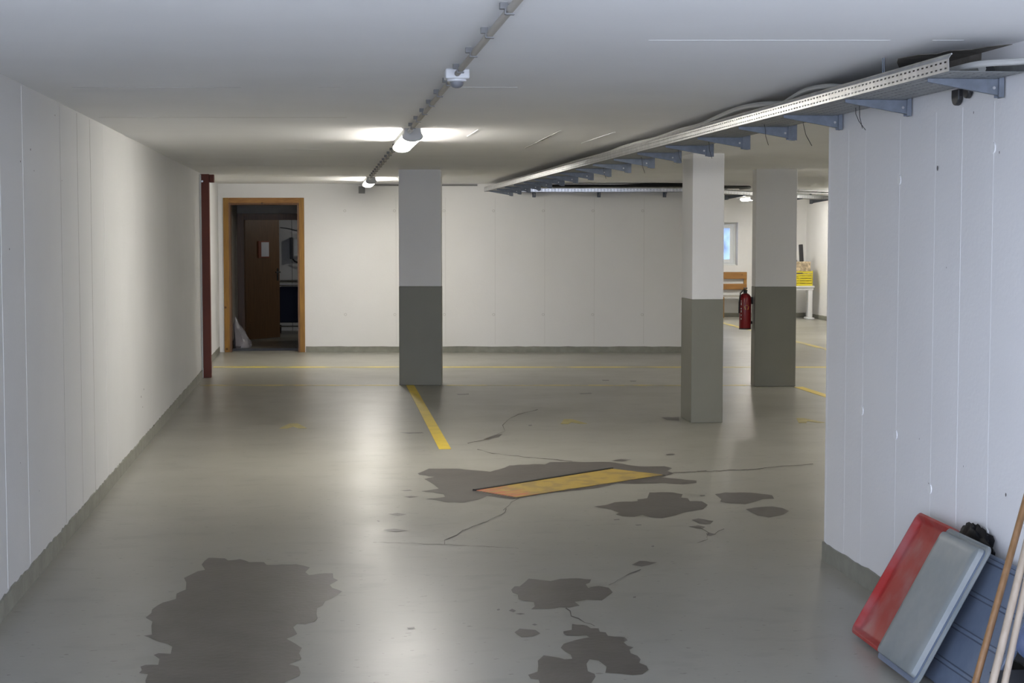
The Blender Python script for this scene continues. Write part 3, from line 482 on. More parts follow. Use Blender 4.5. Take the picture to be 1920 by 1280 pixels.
# ------------------------------------------------------------------ steel post on the left wall
t = thing('fire_door_post', 'tall red-brown painted steel post standing against the left wall', 'post', (-1.41,19.66,0))
m = MB(); m.box((.004,0,.0),(.108,.05,2.385)); m.box((.09,.05,0),(.108,.12,2.385)); m.obj('channel', M['post'], t, bevel=.003)
m = MB(); m.box((-.002,-.022,.1),(.018,-.001,2.38)); m.obj('guide_rail', M['rail_white'], t)
m = MB(); m.box((.0,-.03,0),(.02,-.004,.12)); m.box((-.0,-.02,.12),(.004,-.004,.16)); m.obj('foot_plate', M['rail_white'], t)
m = MB(); m.box((.109,.02,2.29),(.165,.16,2.38)); m.obj('top_bracket', M['post'], t, bevel=.003)
m = MB(); m.tube([(.03,-.004,2.30),(.03,.002,2.30)], .012, 10); m.obj('bolt', M['galv'], t)
m = MB(); m.box((.002,-.006,1.20),(.008,.0,1.26)); m.obj('latch_plate', M['rail_white'], t)

# ------------------------------------------------------------------ doorway in the back wall
d1 = bpy.data.objects.new('door_1', None); COL.objects.link(d1); d1.location = (0,0,0); struct(d1)
def yf(x): return yb(x) - .018
m = MB()
m.prism([(-1.390,yf(-1.39)),(-1.312,yf(-1.312)),(-1.312,yb(-1.312)),(-1.390,yb(-1.39))], 0, 2.20)
m.prism([(-0.318,yf(-.318)),(-0.245,yf(-.245)),(-0.245,yb(-.245)),(-0.318,yb(-.318))], 0, 2.20)
m.obj('door_casing', M['pine'], d1, bevel=.004)
m = MB(); m.prism([(-1.312,yf(-1.312)),(-.318,yf(-.318)),(-.318,yb(-.318)),(-1.312,yb(-1.312))], 2.127, 2.20); m.obj('door_head_casing', M['pine_h'], d1, bevel=.004)
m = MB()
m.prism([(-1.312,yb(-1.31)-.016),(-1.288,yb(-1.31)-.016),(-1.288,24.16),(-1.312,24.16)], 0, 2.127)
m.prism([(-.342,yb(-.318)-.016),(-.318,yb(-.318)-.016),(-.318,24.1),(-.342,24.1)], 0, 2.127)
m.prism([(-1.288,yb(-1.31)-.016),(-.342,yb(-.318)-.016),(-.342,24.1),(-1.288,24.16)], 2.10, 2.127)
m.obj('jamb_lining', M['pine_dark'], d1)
# passage behind it
m = MB(); m.box((-1.45,23.99,0),(-1.315,26.32,2.25)); m.box((-.30,23.95,0),(-.15,26.32,2.25)); m.box((-1.45,23.99,2.14),(-.15,26.32,2.28))
struct(m.obj('wall_passage', M['concrete']))
m = MB(); m.box((-1.315,24.12,0),(-.30,24.2,.035)); struct(m.obj('trim_1', M['black']))
m = MB(); m.box((-3.0,26.32,0),(-1.315,26.44,2.5)); m.box((-.25,26.32,0),(1.6,26.44,2.5)); m.box((-1.315,26.32,2.005),(-.25,26.44,2.5)); struct(m.obj('wall_passage_end', M['concrete']))
m = MB(); m.box((-3.1,29.15,0),(1.7,29.3,2.5)); m.box((-3.1,26.44,0),(-3.0,29.15,2.5)); m.box((1.6,26.44,0),(1.7,29.15,2.5)); m.box((-3.1,26.4,2.4),(1.7,29.3,2.5)); m.box((-.52,29.147,0),(-.512,29.151,2.4),1)
struct(m.obj('wall_storeroom', [M['wall'], M['pit']]))
m = MB(); m.box((-1.315,26.29,0),(-1.21,26.34,2.005)); m.box((-.35,26.29,0),(-.245,26.34,2.005)); m.box((-1.21,26.29,1.905),(-.35,26.34,2.005))
m.box((-1.24,26.34,0),(-1.205,26.44,1.93)); m.box((-.355,26.34,0),(-.32,26.44,1.93))
d2 = bpy.data.objects.new('door_2', None); COL.objects.link(d2); struct(d2)
m.obj('door_frame', M['pine_dark'], d2, bevel=.004)
ang = math.radians(53)
lf = MB(); mx = Matrix.Translation((-1.20,26.43,0)) @ Matrix.Rotation(ang,4,'Z')
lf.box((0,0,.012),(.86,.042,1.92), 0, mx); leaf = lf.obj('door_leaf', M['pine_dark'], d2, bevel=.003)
h = MB(); h.box((.79,-.006,.93),(.825,.0,1.13),0,mx); h.tube([mx@Vector((.808,-.004,1.07)),mx@Vector((.808,-.055,1.07)),mx@Vector((.80,-.06,1.07)),mx@Vector((.69,-.058,1.07))], .010, 8)
h.tube([mx@Vector((.808,-.012,1.0)),mx@Vector((.808,-.004,1.0))], .012, 10); h.obj('door_handle', M['black'], leaf)
t = thing('notice_frame', 'white paper notice in a red-brown frame on the inner wooden door', 'notice', tuple(mx @ Vector((.45,0,1.44))), ang)
m = MB(); m.box((-.14,-.02,-.135),(.13,-.001,.135)); m.obj('frame', M['paper_frame'], t, bevel=.002)
m = MB(); m.box((-.075,-.023,-.115),(.115,-.0195,.115)); m.obj('paper', M['paper'], t)

# things in the storeroom seen past the door leaf
t = thing('laundry_cart', 'dark navy cart with a chrome tube frame seen through the doorway', 'cart', (-.75,27.95,0), -.05)
m = MB(); m.box((.03,.03,.20),(.72,.42,.80)); m.obj('navy_body', M['navy'], t, bevel=.02)
m = MB()
for y_ in (0.0, .45):
    m.tube([(0,y_,.14),(0,y_,.86),(.03,y_,.89),(.72,y_,.89),(.75,y_,.86),(.75,y_,.14)], .014, 8)
for p in (.14,.86): 
    for x_ in (0,.75): m.tube([(x_,0,p),(x_,.45,p)], .012, 8)
for p in (.14,.83): m.tube([(0,0,p),(.75,0,p)], .011, 8)
m.tube([(.37,-.01,.14),(.37,-.01,.86),(.34,-.01,.89)], .012, 8)
m.obj('tube_frame', M['chrome'], t, smooth=True)
m = MB(); m.box((.04,-.012,.835),(.33,.0,.855)); m.obj('name_strip', M['paper'], t)
for x_ in (0.02,.73):
    for y_ in (.01,.44):
        m = MB(); m.tube([(x_-.012,y_,.05),(x_+.012,y_,.05)], .05, 16); m.box((x_-.016,y_-.01,.05),(x_+.016,y_+.01,.14)); m.obj('castor', M['black'], t)
t = thing('wall_dryer', 'white box unit with dark side mounted on the storeroom wall', 'wall unit', (-.55,29.15,1.28))
m = MB(); m.box((.05,-.20,0),(.50,-.002,.34)); m.obj('white_casing', M['white_plastic'], t, bevel=.03)
m = MB(); m.box((0,-.19,-.03),(.052,-.002,.345)); m.obj('side_panel', M['black'], t, bevel=.01)
m = MB(); m.tube([(.05,-.10,-.03),(.08,-.12,-.07),(.16,-.13,-.10),(.30,-.13,-.10)], .014, 8); m.obj('outlet_tube', M['black'], t, smooth=True)
m = MB(); m.tube([(-.72,29.13,1.80),(-.60,29.13,1.785),(-.45,29.13,1.75),(-.25,29.13,1.70),(.1,29.13,1.69)], .006, 6); tag(m.obj('hanging_cable', M['black'], smooth=True), 'thin dark cable sagging along the storeroom wall', 'cable')

# transparent bag in the left corner of the doorway
m = MB(); rb = random.Random(11); L = []
for i, (z, wx, off) in enumerate(((.012,.17,0),(.06,.19,.01),(.12,.18,.0),(.18,.155,-.015),(.26,.12,-.04),(.36,.075,-.075),(.43,.03,-.085),(.48,.008,-.095))):
    l = []
    for k in range(22):
        a = 2*math.pi*k/22; r = 1 + rb.uniform(-.16,.16)
        l.append((-1.165 + off + wx*.68*r*math.cos(a), 24.42 + wx*.7*r*math.sin(a), z))
    L.append(l)
m.loops(L); tag(m.obj('plastic_bag', M['film'], smooth=True), 'crumpled clear plastic bag on the floor in the left of the doorway', 'bag')
tag(lumpy((-1.20,24.78,.085),(.10,.13,.085),.03,5).obj('dark_sack', M['black_bag'], smooth=True), 'low black sack behind the clear bag in the doorway', 'sack')

# ------------------------------------------------------------------ ceiling lamps
lampmats = (M['lamp_base'], M['diffuser'])
def lamp(loc, rotz, label, length=1.55, group=None, proto=[]):
    t = thing('ceiling_lamp', label, 'lamp', loc, rotz, group); l = length
    def sec(k, y, hs=1.0):      # oval lens cross section, open at the top where the housing sits
        return [(k*.070*math.cos(a), y, -.054 - k*.036*hs*math.sin(a)) for a in [math.radians(-33 + 246*i/14) for i in range(15)]]
    m = MB(); m.loops([[(-.055*s,y,-.0),( .055*s,y,-.0),(.063*s,y,-.038),(-.063*s,y,-.038)] for y, s in ((0,.9),(.012,1),(l-.012,1),(l,.9))]); m.obj('housing', M['lamp_base'], t)
    m = MB(); m.loops([sec(.93,.045),sec(.96,.06),sec(.96,l-.06),sec(.93,l-.045)]); m.obj('diffuser', M['diffuser'], t, smooth=True)
    for ya, yb3 in ((.0,.045),(l-.045,l)):
        m = MB(); m.loops([sec(1.0 if ya>0 else .9,ya),sec(1.03,ya+.01),sec(1.03,yb3-.01),sec(1.0 if ya==0 else .9,yb3)]); m.obj('end_cap', M['lamp_base'], t, smooth=True)
    return t
lamp((.615,11.22,H), 0, 'nearer of the two lit tube lamps on the ceiling conduit')
lamp((.622,20.90,H), 0, 'farther lit tube lamp near the door wall, end of the ceiling conduit')
lamp((8.05,30.35,H), 0, 'left lamp of the pair lit far back between the right pillars', .8)
lamp((8.45,30.30,H), 0, 'right lamp of the pair lit far back between the right pillars', .8)
for x, y in ((6.4,11.6),(7.3,17.6),(8.7,25.2)): lamp((x,y,H), 0, 'added ceiling lamp lighting the right parking bay, unseen behind the right wall', 1.55, 'added lamps of the right parking bay')  # fixtures out of view, added to light the right bay
# unseen lamp added to light the storeroom
t = thing('storeroom_fill_lamp', 'added unseen round lamp that lights the storeroom from its ceiling', 'lamp', (.9,27.2,2.4))
m = MB(); m.lathe([(.10,0),(.10,-.03),(.08,-.07),(.03,-.09)], (0,0,0)); m.obj('globe', mat('fill_globe',(.8,.8,.8),.4,emit=((1.0,.97,.90),45.0)), t, smooth=True)

# ------------------------------------------------------------------ ceiling conduit with clips
cx = lambda y: .582 + .0016*(y-5)
t = thing('conduit_run', 'beige conduit pipe clipped along the ceiling up to the tube lamps', 'conduit')
m = MB()
for ya, yb3 in ((1.0,7.16),(7.28,11.25),(12.75,20.92)):
    m.tube([(cx(ya),ya,H-.022),(cx((ya+yb3)/2),(ya+yb3)/2,H-.021),(cx(yb3),yb3,H-.022)], .0125, 10)
m.obj('pipe', M['conduit'], t, smooth=True)
ys = [1.4+.62*k for k in range(31)]
for y in ys:
    if 11.1<y<12.85 or 7.1<y<7.35: continue
    m = MB(); x = cx(y); m.box((x-.032,y-.014,H-.020),(x-.008,y+.014,H)); m.box((x-.0135,y-.012,H-.037),(x+.0135,y+.012,H-.032)); m.box((x-.017,y-.012,H-.036),(x-.0125,y+.012,H)); m.obj('pipe_clip', M['clip'], t)
for y in (11.05, 20.72):
    m = MB(); m.tube([(cx(y)+.002,y-.16,H-.022),(cx(y)+.002,y+.18,H-.023)], .0155, 10); m.obj('sleeve', M['white_plastic'], t, smooth=True)  # white sleeve paints the bright reflection on the pipe beside each lamp

t = thing('motion_sensor', 'white ceiling motion sensor box with grey dome on the conduit', 'sensor', (.588,7.22,H))
m = MB(); m.box((-.052,-.052,-.042),(.052,.052,0)); m.obj('housing', M['white_plastic'], t, bevel=.006)
m = MB(); m.lathe([(.042,-.040),(.042,-.050),(.036,-.052)], (0,0,0)); m.obj('collar', M['white_plastic'], t)
m = MB(); m.lathe([(.031,-.050),(.030,-.060),(.026,-.069),(.018,-.076),(.008,-.079)], (0,0,0)); m.obj('dome', M['sensor_dome'], t, smooth=True)

m = MB(); m.tube([(x,yb(x)-.018,H-.022) for x in (.70,1.5,2.2)], .012, 8)
tag(m.obj('wall_conduit', M['clip'], smooth=True), 'thin dark pipe along the top of the back wall behind the pillar', 'pipe')
t = thing('junction_box', 'small dark grey junction box at the top of the back wall under the far lamp', 'box', (.57,yb(.57),2.32))
m = MB(); m.box((-.045,-.06,-.06),(.045,0,.04)); m.obj('box', M['clip'], t, bevel=.004)
m = MB(); m.tube([(.04,-.02,.03),(.08,-.018,.055),(.13,-.018,.058)], .010, 8); m.obj('pipe_bend', M['clip'], t, smooth=True)

# ------------------------------------------------------------------ perforated cable trays
def perf(m, length, rows, pitch, hole_len, mapf, mi=0, y_off=0.0):
    """perforated sheet: rows = [(v0,v1,is_hole_row)], mapf(y, v) -> point"""
    y = 0.0; cuts = [0.0]
    while y + pitch < length: cuts += [y + pitch - hole_len, y + pitch]; y += pitch
    cuts.append(length); vv = [rows[0][0]] + [r[1] for r in rows]; nv = len(vv); o = len(m.v)
    for c in cuts:
        for v in vv: m.v.append(mapf(c, v))
    for i in range(len(cuts)-1):
        hole_col = abs((cuts[i+1]-cuts[i]) - hole_len) < 1e-6 and i % 2 == 1
        for j, r in enumerate(rows):
            if r[2] and hole_col: continue
            a = o + i*nv + j; m.f.append((a, a+1, a+nv+1, a+nv)); m.mi.append(mi)
WT, ZT, RH = .29, 2.276, .045
def tray(name, label, loc, rotz, length, brackets, hang=(), pitch=.046, wt=WT, ties=(), hangers=(), rail='galv'):
    t = thing(name, label, 'cable tray', loc, rotz)
    m = MB()
    perf(m, length, [(0,.009,0),(.009,.0155,1),(.0155,.031,0),(.031,.0375,1),(.0375,RH,0)], pitch, .024, lambda y,v: (-v*.05,y,v))
    perf(m, length, [(0,.014,0)], pitch, .024, lambda y,v: (-RH*.05 + v*.62, y, RH + v*1.0))
    o = m.obj('side_rail', M[rail], t)
    sm = o.modifiers.new('sheet','SOLIDIFY'); sm.thickness = .0015; sm.offset = 0
    m = MB(); m.tube([(.008,0,RH+.0165),(.008,length,RH+.0165)], .0035, 6); m.obj('rolled_edge', M['galv'], t, smooth=True)
    rows = [(0,.03,0),(.03,.037,1),(.037,.075,0),(.075,.082,1),(.082,.12,0),(.12,.127,1),(.127,.17,0),(.17,.177,1),(.177,.215,0),(.215,.222,1),(.222,wt-.015,0),(wt-.015,wt-.008,1),(wt-.008,wt,0)]
    m = MB(); perf(m, length, rows, pitch, .026, lambda y,v: (v,y,0)); o = m.obj('perforated_base', M['galv_dull'], t)
    sm = o.modifiers.new('sheet','SOLIDIFY'); sm.thickness = .0015; sm.offset = 0
    m = MB(); m.box((wt-.001,0,0),(wt+.001,length,RH)); m.obj('rear_rail', M['galv_dull'], t)
    for y in brackets:
        hung = y in hang; yy = y
        m = MB()
        # tapered channel arm: web and two flanges
        A = [(.02,-.014),(wt+.02,-.064),(wt+.02,-.002),(.02,-.002)]
        m.add([(A[i][0], yy+s, A[i][1]) for s in (-.0015,.0015) for i in range(4)], [(0,1,2,3),(7,6,5,4),(0,4,5,1),(1,5,6,2),(2,6,7,3),(3,7,4,0)])
        m.box((.02,yy,-.0035),(wt+.02,yy+.03,-.0015))
        m.add([(.02,yy,-.014),(wt+.02,yy,-.064),(wt+.02,yy+.02,-.064),(.02,yy+.02,-.014),(.02,yy,-.0125),(wt+.02,yy,-.0625),(wt+.02,yy+.02,-.0625),(.02,yy+.02,-.0125)],
              [(0,3,2,1),(4,5,6,7),(0,1,5,4),(1,2,6,5),(2,3,7,6),(3,0,4,7)])
        m.box((wt+.02,yy-.014,-.072),(wt+.026,yy+.034,.022))
        m.box((wt+.006,yy-.014,-.070),(wt+.02,yy-.011,.010)); m.box((wt+.006,yy+.031,-.070),(wt+.02,yy+.034,.010))
        br = m.obj('bracket', M['bracket'], t)
        m = MB(); m.tube([(wt-.01,yy-.001,-.035),(wt-.01,yy-.007,-.035)], .006, 8); m.obj('bolt', M['galv'], br)
        if hung:
            m = MB(); m.box((wt+.026,yy-.012,-.074),(wt+.029,yy+.032,H-ZT)); m.box((wt+.029,yy-.012,-.074),(wt+.055,yy-.009,H-ZT)); m.box((wt+.029,yy+.029,-.074),(wt+.055,yy+.032,H-ZT))
            m.obj('ceiling_hanger', M['bracket'], t)
    for y in ties:
        m = MB(); s = random.choice((-1,1)); x0 = random.uniform(.10,.22); l = random.uniform(.08,.15)
        m.tube([(x0,y,-.002),(x0+.004,y+.01*s,-.03),(x0+.012,y-.01*s,-l*.6),(x0+.035,y-.04*s,-l)], .0016, 5); m.obj('cable_tie', M['black'], t)
    for y in hangers:
        m = MB()
        for q in (0,.02): m.tube([(.012,y+q,RH+.01),(.01,y+q,H-ZT+.001)], .0022, 6)
        m.obj('hanging_rod', M['bracket'], t)
    return t
bys = [6.067,7.057,8.026,8.914,9.912,10.857,11.849,12.823,13.82,14.78,15.76,16.72,17.68,18.65,19.61,20.58,21.54,22.5]
Y0 = 5.80; LT = 23.02 - Y0
tray('cable_tray', 'long perforated steel cable tray on brackets running away from upper right to the back wall', (2.255,Y0,ZT), 0, LT,
     [y-Y0 for y in bys], [y-Y0 for y in bys if y > 8.3], ties=[y-Y0 for y in (7.5,7.15,8.2,8.7,10.1,11.3,12.5,14.2)], hangers=[.73])
tb = math.atan2(.125*2.45, -2.45)
tray('cable_tray', 'short perforated cable tray along the top of the back wall behind the nearest pillar', (5.20,yb(5.2)-.335,ZT), tb-math.pi/2, 2.55,
     [.40,1.33,2.25], [], wt=.29)
hd = math.atan2(23.35-28.0, 5.55-8.9)
tray('cable_tray', 'far cable tray crossing the parking bay diagonally beyond the right pillars', (8.9,28.0,ZT), hd-math.pi/2, 5.6, [.4,1.7,3.0,4.3], [.4,1.7,3.0,4.3], pitch=.12, rail='galv_dull')

def cable(name, pts, r, mt, label, cat='cable', group=None):
    c = MB(); P = [Vector(p) for p in pts]; out = []
    for i in range(len(P)-1):       # smooth path
        p0, p1, p2, p3 = P[max(i-1,0)], P[i], P[i+1], P[min(i+2,len(P)-1)]
        for k in range(6):
            t_ = k/6; out.append(.5*((2*p1)+(p2-p0)*t_+(2*p0-5*p1+4*p2-p3)*t_*t_+(3*p1-p0-3*p2+p3)*t_**3))
    out.append(P[-1]); c.tube(out, r, 8); return tag(c.obj(name, mt, smooth=True), label, cat, group)
zc = ZT + .02
cable('cable', [(2.75,5.2,2.335),(2.60,5.45,2.315),(2.48,5.62,2.298),(2.36,5.78,2.300),(2.33,6.05,zc),(2.31,6.6,zc+.004),(2.30,7.05,zc+.03),(2.29,7.35,zc+.062),(2.29,7.7,zc+.074),(2.29,8.0,zc+.05),(2.30,8.4,zc+.02),(2.32,9.5,zc),(2.32,12,zc+.01),(2.33,15,zc),(2.33,22.6,zc)], .012, M['cable_grey'], 'grey cable in the long tray coming out at its open end')
cable('cable', [(2.36,7.6,zc),(2.32,8.0,zc+.03),(2.285,8.4,zc+.062),(2.28,8.9,zc+.078),(2.28,9.4,zc+.066),(2.285,9.9,zc+.05),(2.29,10.5,zc+.055),(2.29,11.3,zc+.045),(2.30,12.2,zc+.055),(2.30,13,zc+.035),(2.30,22.5,zc+.02)], .015, M['cable_grey'], 'thick grey cable in the long tray bulging above the rim over the right wall end')
cable('cable', [(2.42,5.9,zc),(2.40,8,zc+.01),(2.38,10.2,zc+.04),(2.34,11.5,zc+.05),(2.32,12.5,zc+.06),(2.31,13.4,zc+.045),(2.31,15,zc+.05),(2.31,17,zc+.045),(2.32,19,zc+.04),(2.34,22.7,zc+.02)], .016, M['cable_grey'], 'grey cable heaped in the far half of the long tray')
cable('cable', [(2.47,5.95,zc),(2.46,9,zc),(2.45,14,zc+.01),(2.44,22.7,zc)], .02, M['cable_black'], 'black cable lying along the wall side of the long tray')
for k, (dy, dz, lab) in enumerate(((.10,.045,'black cable on top of the front of the back wall tray'),(.16,.065,'black cable highest on the back wall tray'),(.21,.03,'black cable at the wall side of the back wall tray'))):
    cable('cable', [(x, yb(x)-.335+dy, ZT+dz+(.012 if x<4.6 else .02+.02*k)) for x in (2.7,3.2,3.7,4.2,4.7,5.15)], .028, M['cable_black'], lab)
cable('cable', [(5.9,24.0,ZT+.03),(6.6,24.9,ZT+.035),(7.6,26.35,ZT+.03),(8.7,27.9,ZT+.03)], .022, M['cable_black'], 'black cable lying in the far diagonal tray')
for k, (z, r, lab) in enumerate(((2.385,.014,'upper thin pipe under the far bay ceiling'),(2.355,.011,'lower thin pipe under the far bay ceiling'))):
    cable('ceiling_pipe', [(6.9,25.2+.1*k,z),(8.1,26.3,z-.01*k),(9.6,27.4,z+.01*k)], r, M['clip'], lab, 'pipe')
cable('ceiling_pipe', [(5.45,22.4,2.33),(6.0,22.9,2.345),(6.0,23.4,2.345)], .022, M['cable_black'], 'short black pipe end beside the nearest pillar top', 'pipe')
m = MB(); m.tube([(2.52,5.62,2.302),(2.575,5.54,2.312)], .017, 12); tag(m.obj('pipe_sleeve', M['white_plastic'], smooth=True), 'short white sleeve on the cable entering the right wall', 'pipe')

# two dark rubber flaps hanging under the tray by the wall
for yy, wd, dp, lab in ((6.50,.075,.056,'larger dark rubber flap hanging under the cable tray at the right wall'),(6.39,.062,.036,'smaller dark rubber flap hanging under the cable tray nearest the right edge')):
    m = MB(); pr = [(-wd/2,.008),(wd/2,.008)] + [(wd/2*math.cos(a), -dp+.02 + .035*-math.sin(a)*1.0+.015) for a in [math.pi*i/8 for i in range(9)]]
    n = len(pr); vs = [(x, yy+p[0], ZT-.012+p[1]) for x in (2.552,2.574) for p in pr]
    m.add(vs, [tuple(range(n)), tuple(range(2*n-1,n-1,-1))] + [(i,(i+1)%n,n+(i+1)%n,n+i) for i in range(n)])
    tag(m.obj('rubber_flap', M['black'], bevel=.004), lab, 'flap')

# ------------------------------------------------------------------ floor markings
def quad(pts, z, mt, name, label):
    m = MB(); m.prism(pts, .0003, z); return tag(m.obj(name, mt), label, 'floor marking')
quad([(.925,18.42),(1.015,18.42),(1.00,12.89),(.905,12.89)], .0028, M['yellow'], 'parking_line', 'bold yellow line from the middle pillar towards the viewer')
def tl(x0, x1, y0, wd, mt, label):
    f = lambda x: y0 - .1155*(x+1.38)
    return quad([(x0,f(x0)),(x1,f(x1)),(x1,f(x1)+wd),(x0,f(x0)+wd)], .0020, mt, 'parking_line', label)
tl(-1.38, 6.7, 21.15, .16, M['yellow_faded'], 'faded yellow cross line nearest the back wall')
tl(-1.36, .84, 18.64, .10, M['yellow_faint'], 'faint yellow cross line from left wall to the middle pillar')
tl(1.34, 4.74, 18.64, .10, M['yellow_faint'], 'faint yellow cross line between middle pillar and rear right pillar')
quad([(5.17,17.72),(5.27,17.72),(5.27,12.9),(5.17,12.9)], .0028, M['yellow'], 'parking_line', 'yellow line running forward from the rear right pillar')
quad([(7.50,31.0),(7.60,31.0),(7.36,22.3),(7.26,22.3)], .0028, M['yellow_faded'], 'parking_line', 'yellow line far back in the right bay leading to the window wall')
for (x, y, mt, lab) in ((-.26,14.60,M['yellow_mark'],'small yellow chevron mark left, in front of the door'),(2.22,14.66,M['yellow_mark'],'small yellow chevron mark in the centre between two pillars'),(4.35,14.5,M['yellow_mark'],'small yellow chevron mark beside the nearest right pillar')):
    quad([(x-.12,y-.17),(x-.05,y-.17),(x,y-.04),(x+.05,y-.17),(x+.12,y-.17),(x+.035,y+.2),(x-.035,y+.2)], .0024, mt, 'parking_mark', lab)

# yellow hatch let into the floor
def hatch_paint():
    m_ = worn_paint('worn_hatch_paint', (.37,.255,.050), (.27,.19,.06), .54, 7.0, .5)
    nt = m_.node_tree; b = nt.nodes['Principled BSDF']; L = nt.links.new
    src = b.inputs['Base Color'].links[0].from_socket
    tc = nt.nodes.new('ShaderNodeTexCoord'); sp = nt.nodes.new('ShaderNodeSeparateXYZ'); L(tc.outputs['Object'], sp.inputs[0])
    nz = nt.nodes.new('ShaderNodeTexNoise'); nz.inputs['Scale'].default_value = 5; mp = nt.nodes.new('ShaderNodeMapping'); mp.inputs['Scale'].default_value = (1, 7, 1)
    mp.inputs['Rotation'].default_value = (0,0,math.radians(20)); L(tc.outputs['Object'], mp.inputs['Vector']); L(mp.outputs['Vector'], nz.inputs['Vector'])
    a = nt.nodes.new('ShaderNodeMath'); a.operation = 'MULTIPLY_ADD'; a.inputs[1].default_value = -0.85; a.inputs[2].default_value = 0.47; L(sp.outputs['X'], a.inputs[0])
    c = nt.nodes.new('ShaderNodeMath'); c.operation = 'ADD'; L(a.outputs[0], c.inputs[0]); L(nz.outputs['Fac'], c.inputs[1])
    r = nt.nodes.new('ShaderNodeMapRange'); r.inputs['From Min'].default_value = .86; r.inputs['From Max'].default_value = .95; L(c.outputs[0], r.inputs['Value'])
    x = nt.nodes.new('ShaderNodeMix'); x.data_type = 'RGBA'; L(r.outputs['Result'], x.inputs['Factor']); L(src, x.inputs['A']); x.inputs['B'].default_value = (.42,.125,.06,1)
    L(x.outputs['Result'], b.inputs['Base Color']); return m_
hx0, hy0 = 1.0, 10.76
t = thing('floor_hatch', 'yellow painted hatch cover with an orange end set diagonally in the worn floor', 'hatch', (hx0,hy0,0), math.atan2(.895,1.083))
mi_ = Matrix.Rotation(-math.atan2(.895,1.083),4,'Z') @ Matrix.Translation((-hx0,-hy0,0))
crn = [tuple((mi_ @ Vector((x,y,0))).xy) for x, y in ((.985,10.755),(2.063,11.655),(2.372,11.31),(1.222,10.43))]
cen = Vector((sum(c[0] for c in crn)/4, sum(c[1] for c in crn)/4))
def inset(k): return [tuple(Vector(c) + (cen-Vector(c)).normalized()*k) for c in crn]
m = MB(); m.prism(inset(-.014), .0004, .0034); m.obj('dark_rim', M['crack'], t)
m = MB(); m.prism(inset(.012), .0006, .0062); m.obj('cover_plate', hatch_paint(), t)
m = MB(); c2, c3 = Vector(crn[2]), Vector(crn[3])
a_, b_ = Vector(crn[0]), Vector(crn[1]); nn = Vector((-(b_-a_).y,(b_-a_).x)).normalized()
m.prism([tuple(a_-nn*.012),tuple(b_-nn*.012),tuple(b_+nn*.014),tuple(a_+nn*.014)], .0006, .012); m.obj('edge_strip', M['black'], t)

# ------------------------------------------------------------------ fire extinguisher on the rear right pillar
t = thing('fire_extinguisher', 'red fire extinguisher hanging on the side of the rear right pillar', 'fire extinguisher', (4.672,17.95,.63))
R_ = .066
m = MB(); m.lathe([(.045,0),(R_-.006,.004),(R_,.02),(R_,.34),(R_-.008,.37),(.04,.392),(.022,.40)], (0,0,0), 28); m.obj('cylinder', M['ext_red'], t, smooth=True)
m = MB(); m.lathe([(R_+.001,0),(R_+.001,.012),(R_-.008,.014)], (0,0,0), 28); m.obj('base_ring', M['black'], t)
m = MB(); m.lathe([(.02,.39),(.02,.43),(.012,.44)], (0,0,0), 14); m.box((-.012,-.05,.425),(.012,.05,.437)); m.box((-.010,-.055,.452),(.010,.045,.462)); m.tube([(0,.03,.43),(.0,.045,.448)], .006, 6); m.obj('valve_handle', M['black'], t)
m = MB(); m.tube([(.0,-.015,.42),(-.03,-.03,.44),(-.062,-.03,.40),(-.073,-.02,.30),(-.072,-.01,.18)], .008, 8); m.obj('hose', M['black'], t, smooth=True)
def wrap(m, pts, base, z0, mi=0):   # flat shape wrapped on the cylinder; pts in metres, base angle
    n = len(pts); m.add([((R_+.0012)*math.cos(base+u/R_), (R_+.0012)*math.sin(base+u/R_), z0+v) for u, v in pts], [tuple(range(n))], mi)
va = math.radians(-104)
m = MB(); wrap(m, [(.028*math.sin(2*math.pi*k/5), .028*math.cos(2*math.pi*k/5)) for k in range(5)], va+.25, .245)
m.obj('yellow_sticker', M['label_yellow'], t)
for z0, h_ in ((.31,.012),(.27,.03),(.225,.014),(.19,.022),(.15,.018),(.11,.016)):
    m = MB(); wrap(m, [(-.008,0),(.006,0),(.003,h_*.5),(.006,h_),(-.008,h_)], va-.68, z0); m.obj('printed_text', M['label_white'], t)
m = MB(); m.box((.064,-.02,.28),(.082,.02,.36)); m.box((.064,-.015,.06),(.080,.015,.09)); m.obj('wall_bracket', M['black'], t)

# ------------------------------------------------------------------ far bay: bench, table, crate, carton, tube
t = thing('wooden_bench', 'pine bench with a two-slat backrest against the window wall', 'bench', (7.25,yw(7.25)-.42,0), -math.atan(.115))
for z0, z1 in ((.775,.915),(.56,.68)):
    m = MB(); m.box((.0,.34,z0),(1.28,.362,z1)); m.obj('back_slat', M['pine_h'], t, bevel=.004)
for x_ in (.04,.72,1.22):
    m = MB(); m.box((x_,.363,.0),(x_+.06,.40,.90)) if x_ != .72 else m.box((x_,.0,.0),(x_+.06,.04,.42)); m.obj('leg', M['pine'], t)
for x_ in (.04,1.22):
    m = MB(); m.box((x_,.0,.0),(x_+.06,.05,.42)); m.obj('leg', M['pine'], t)
m = MB(); m.box((0,0,.42),(1.28,.34,.45)); m.obj('seat', M['concrete'], t, bevel=.004)  # grey in place of pine paints the seat's shade

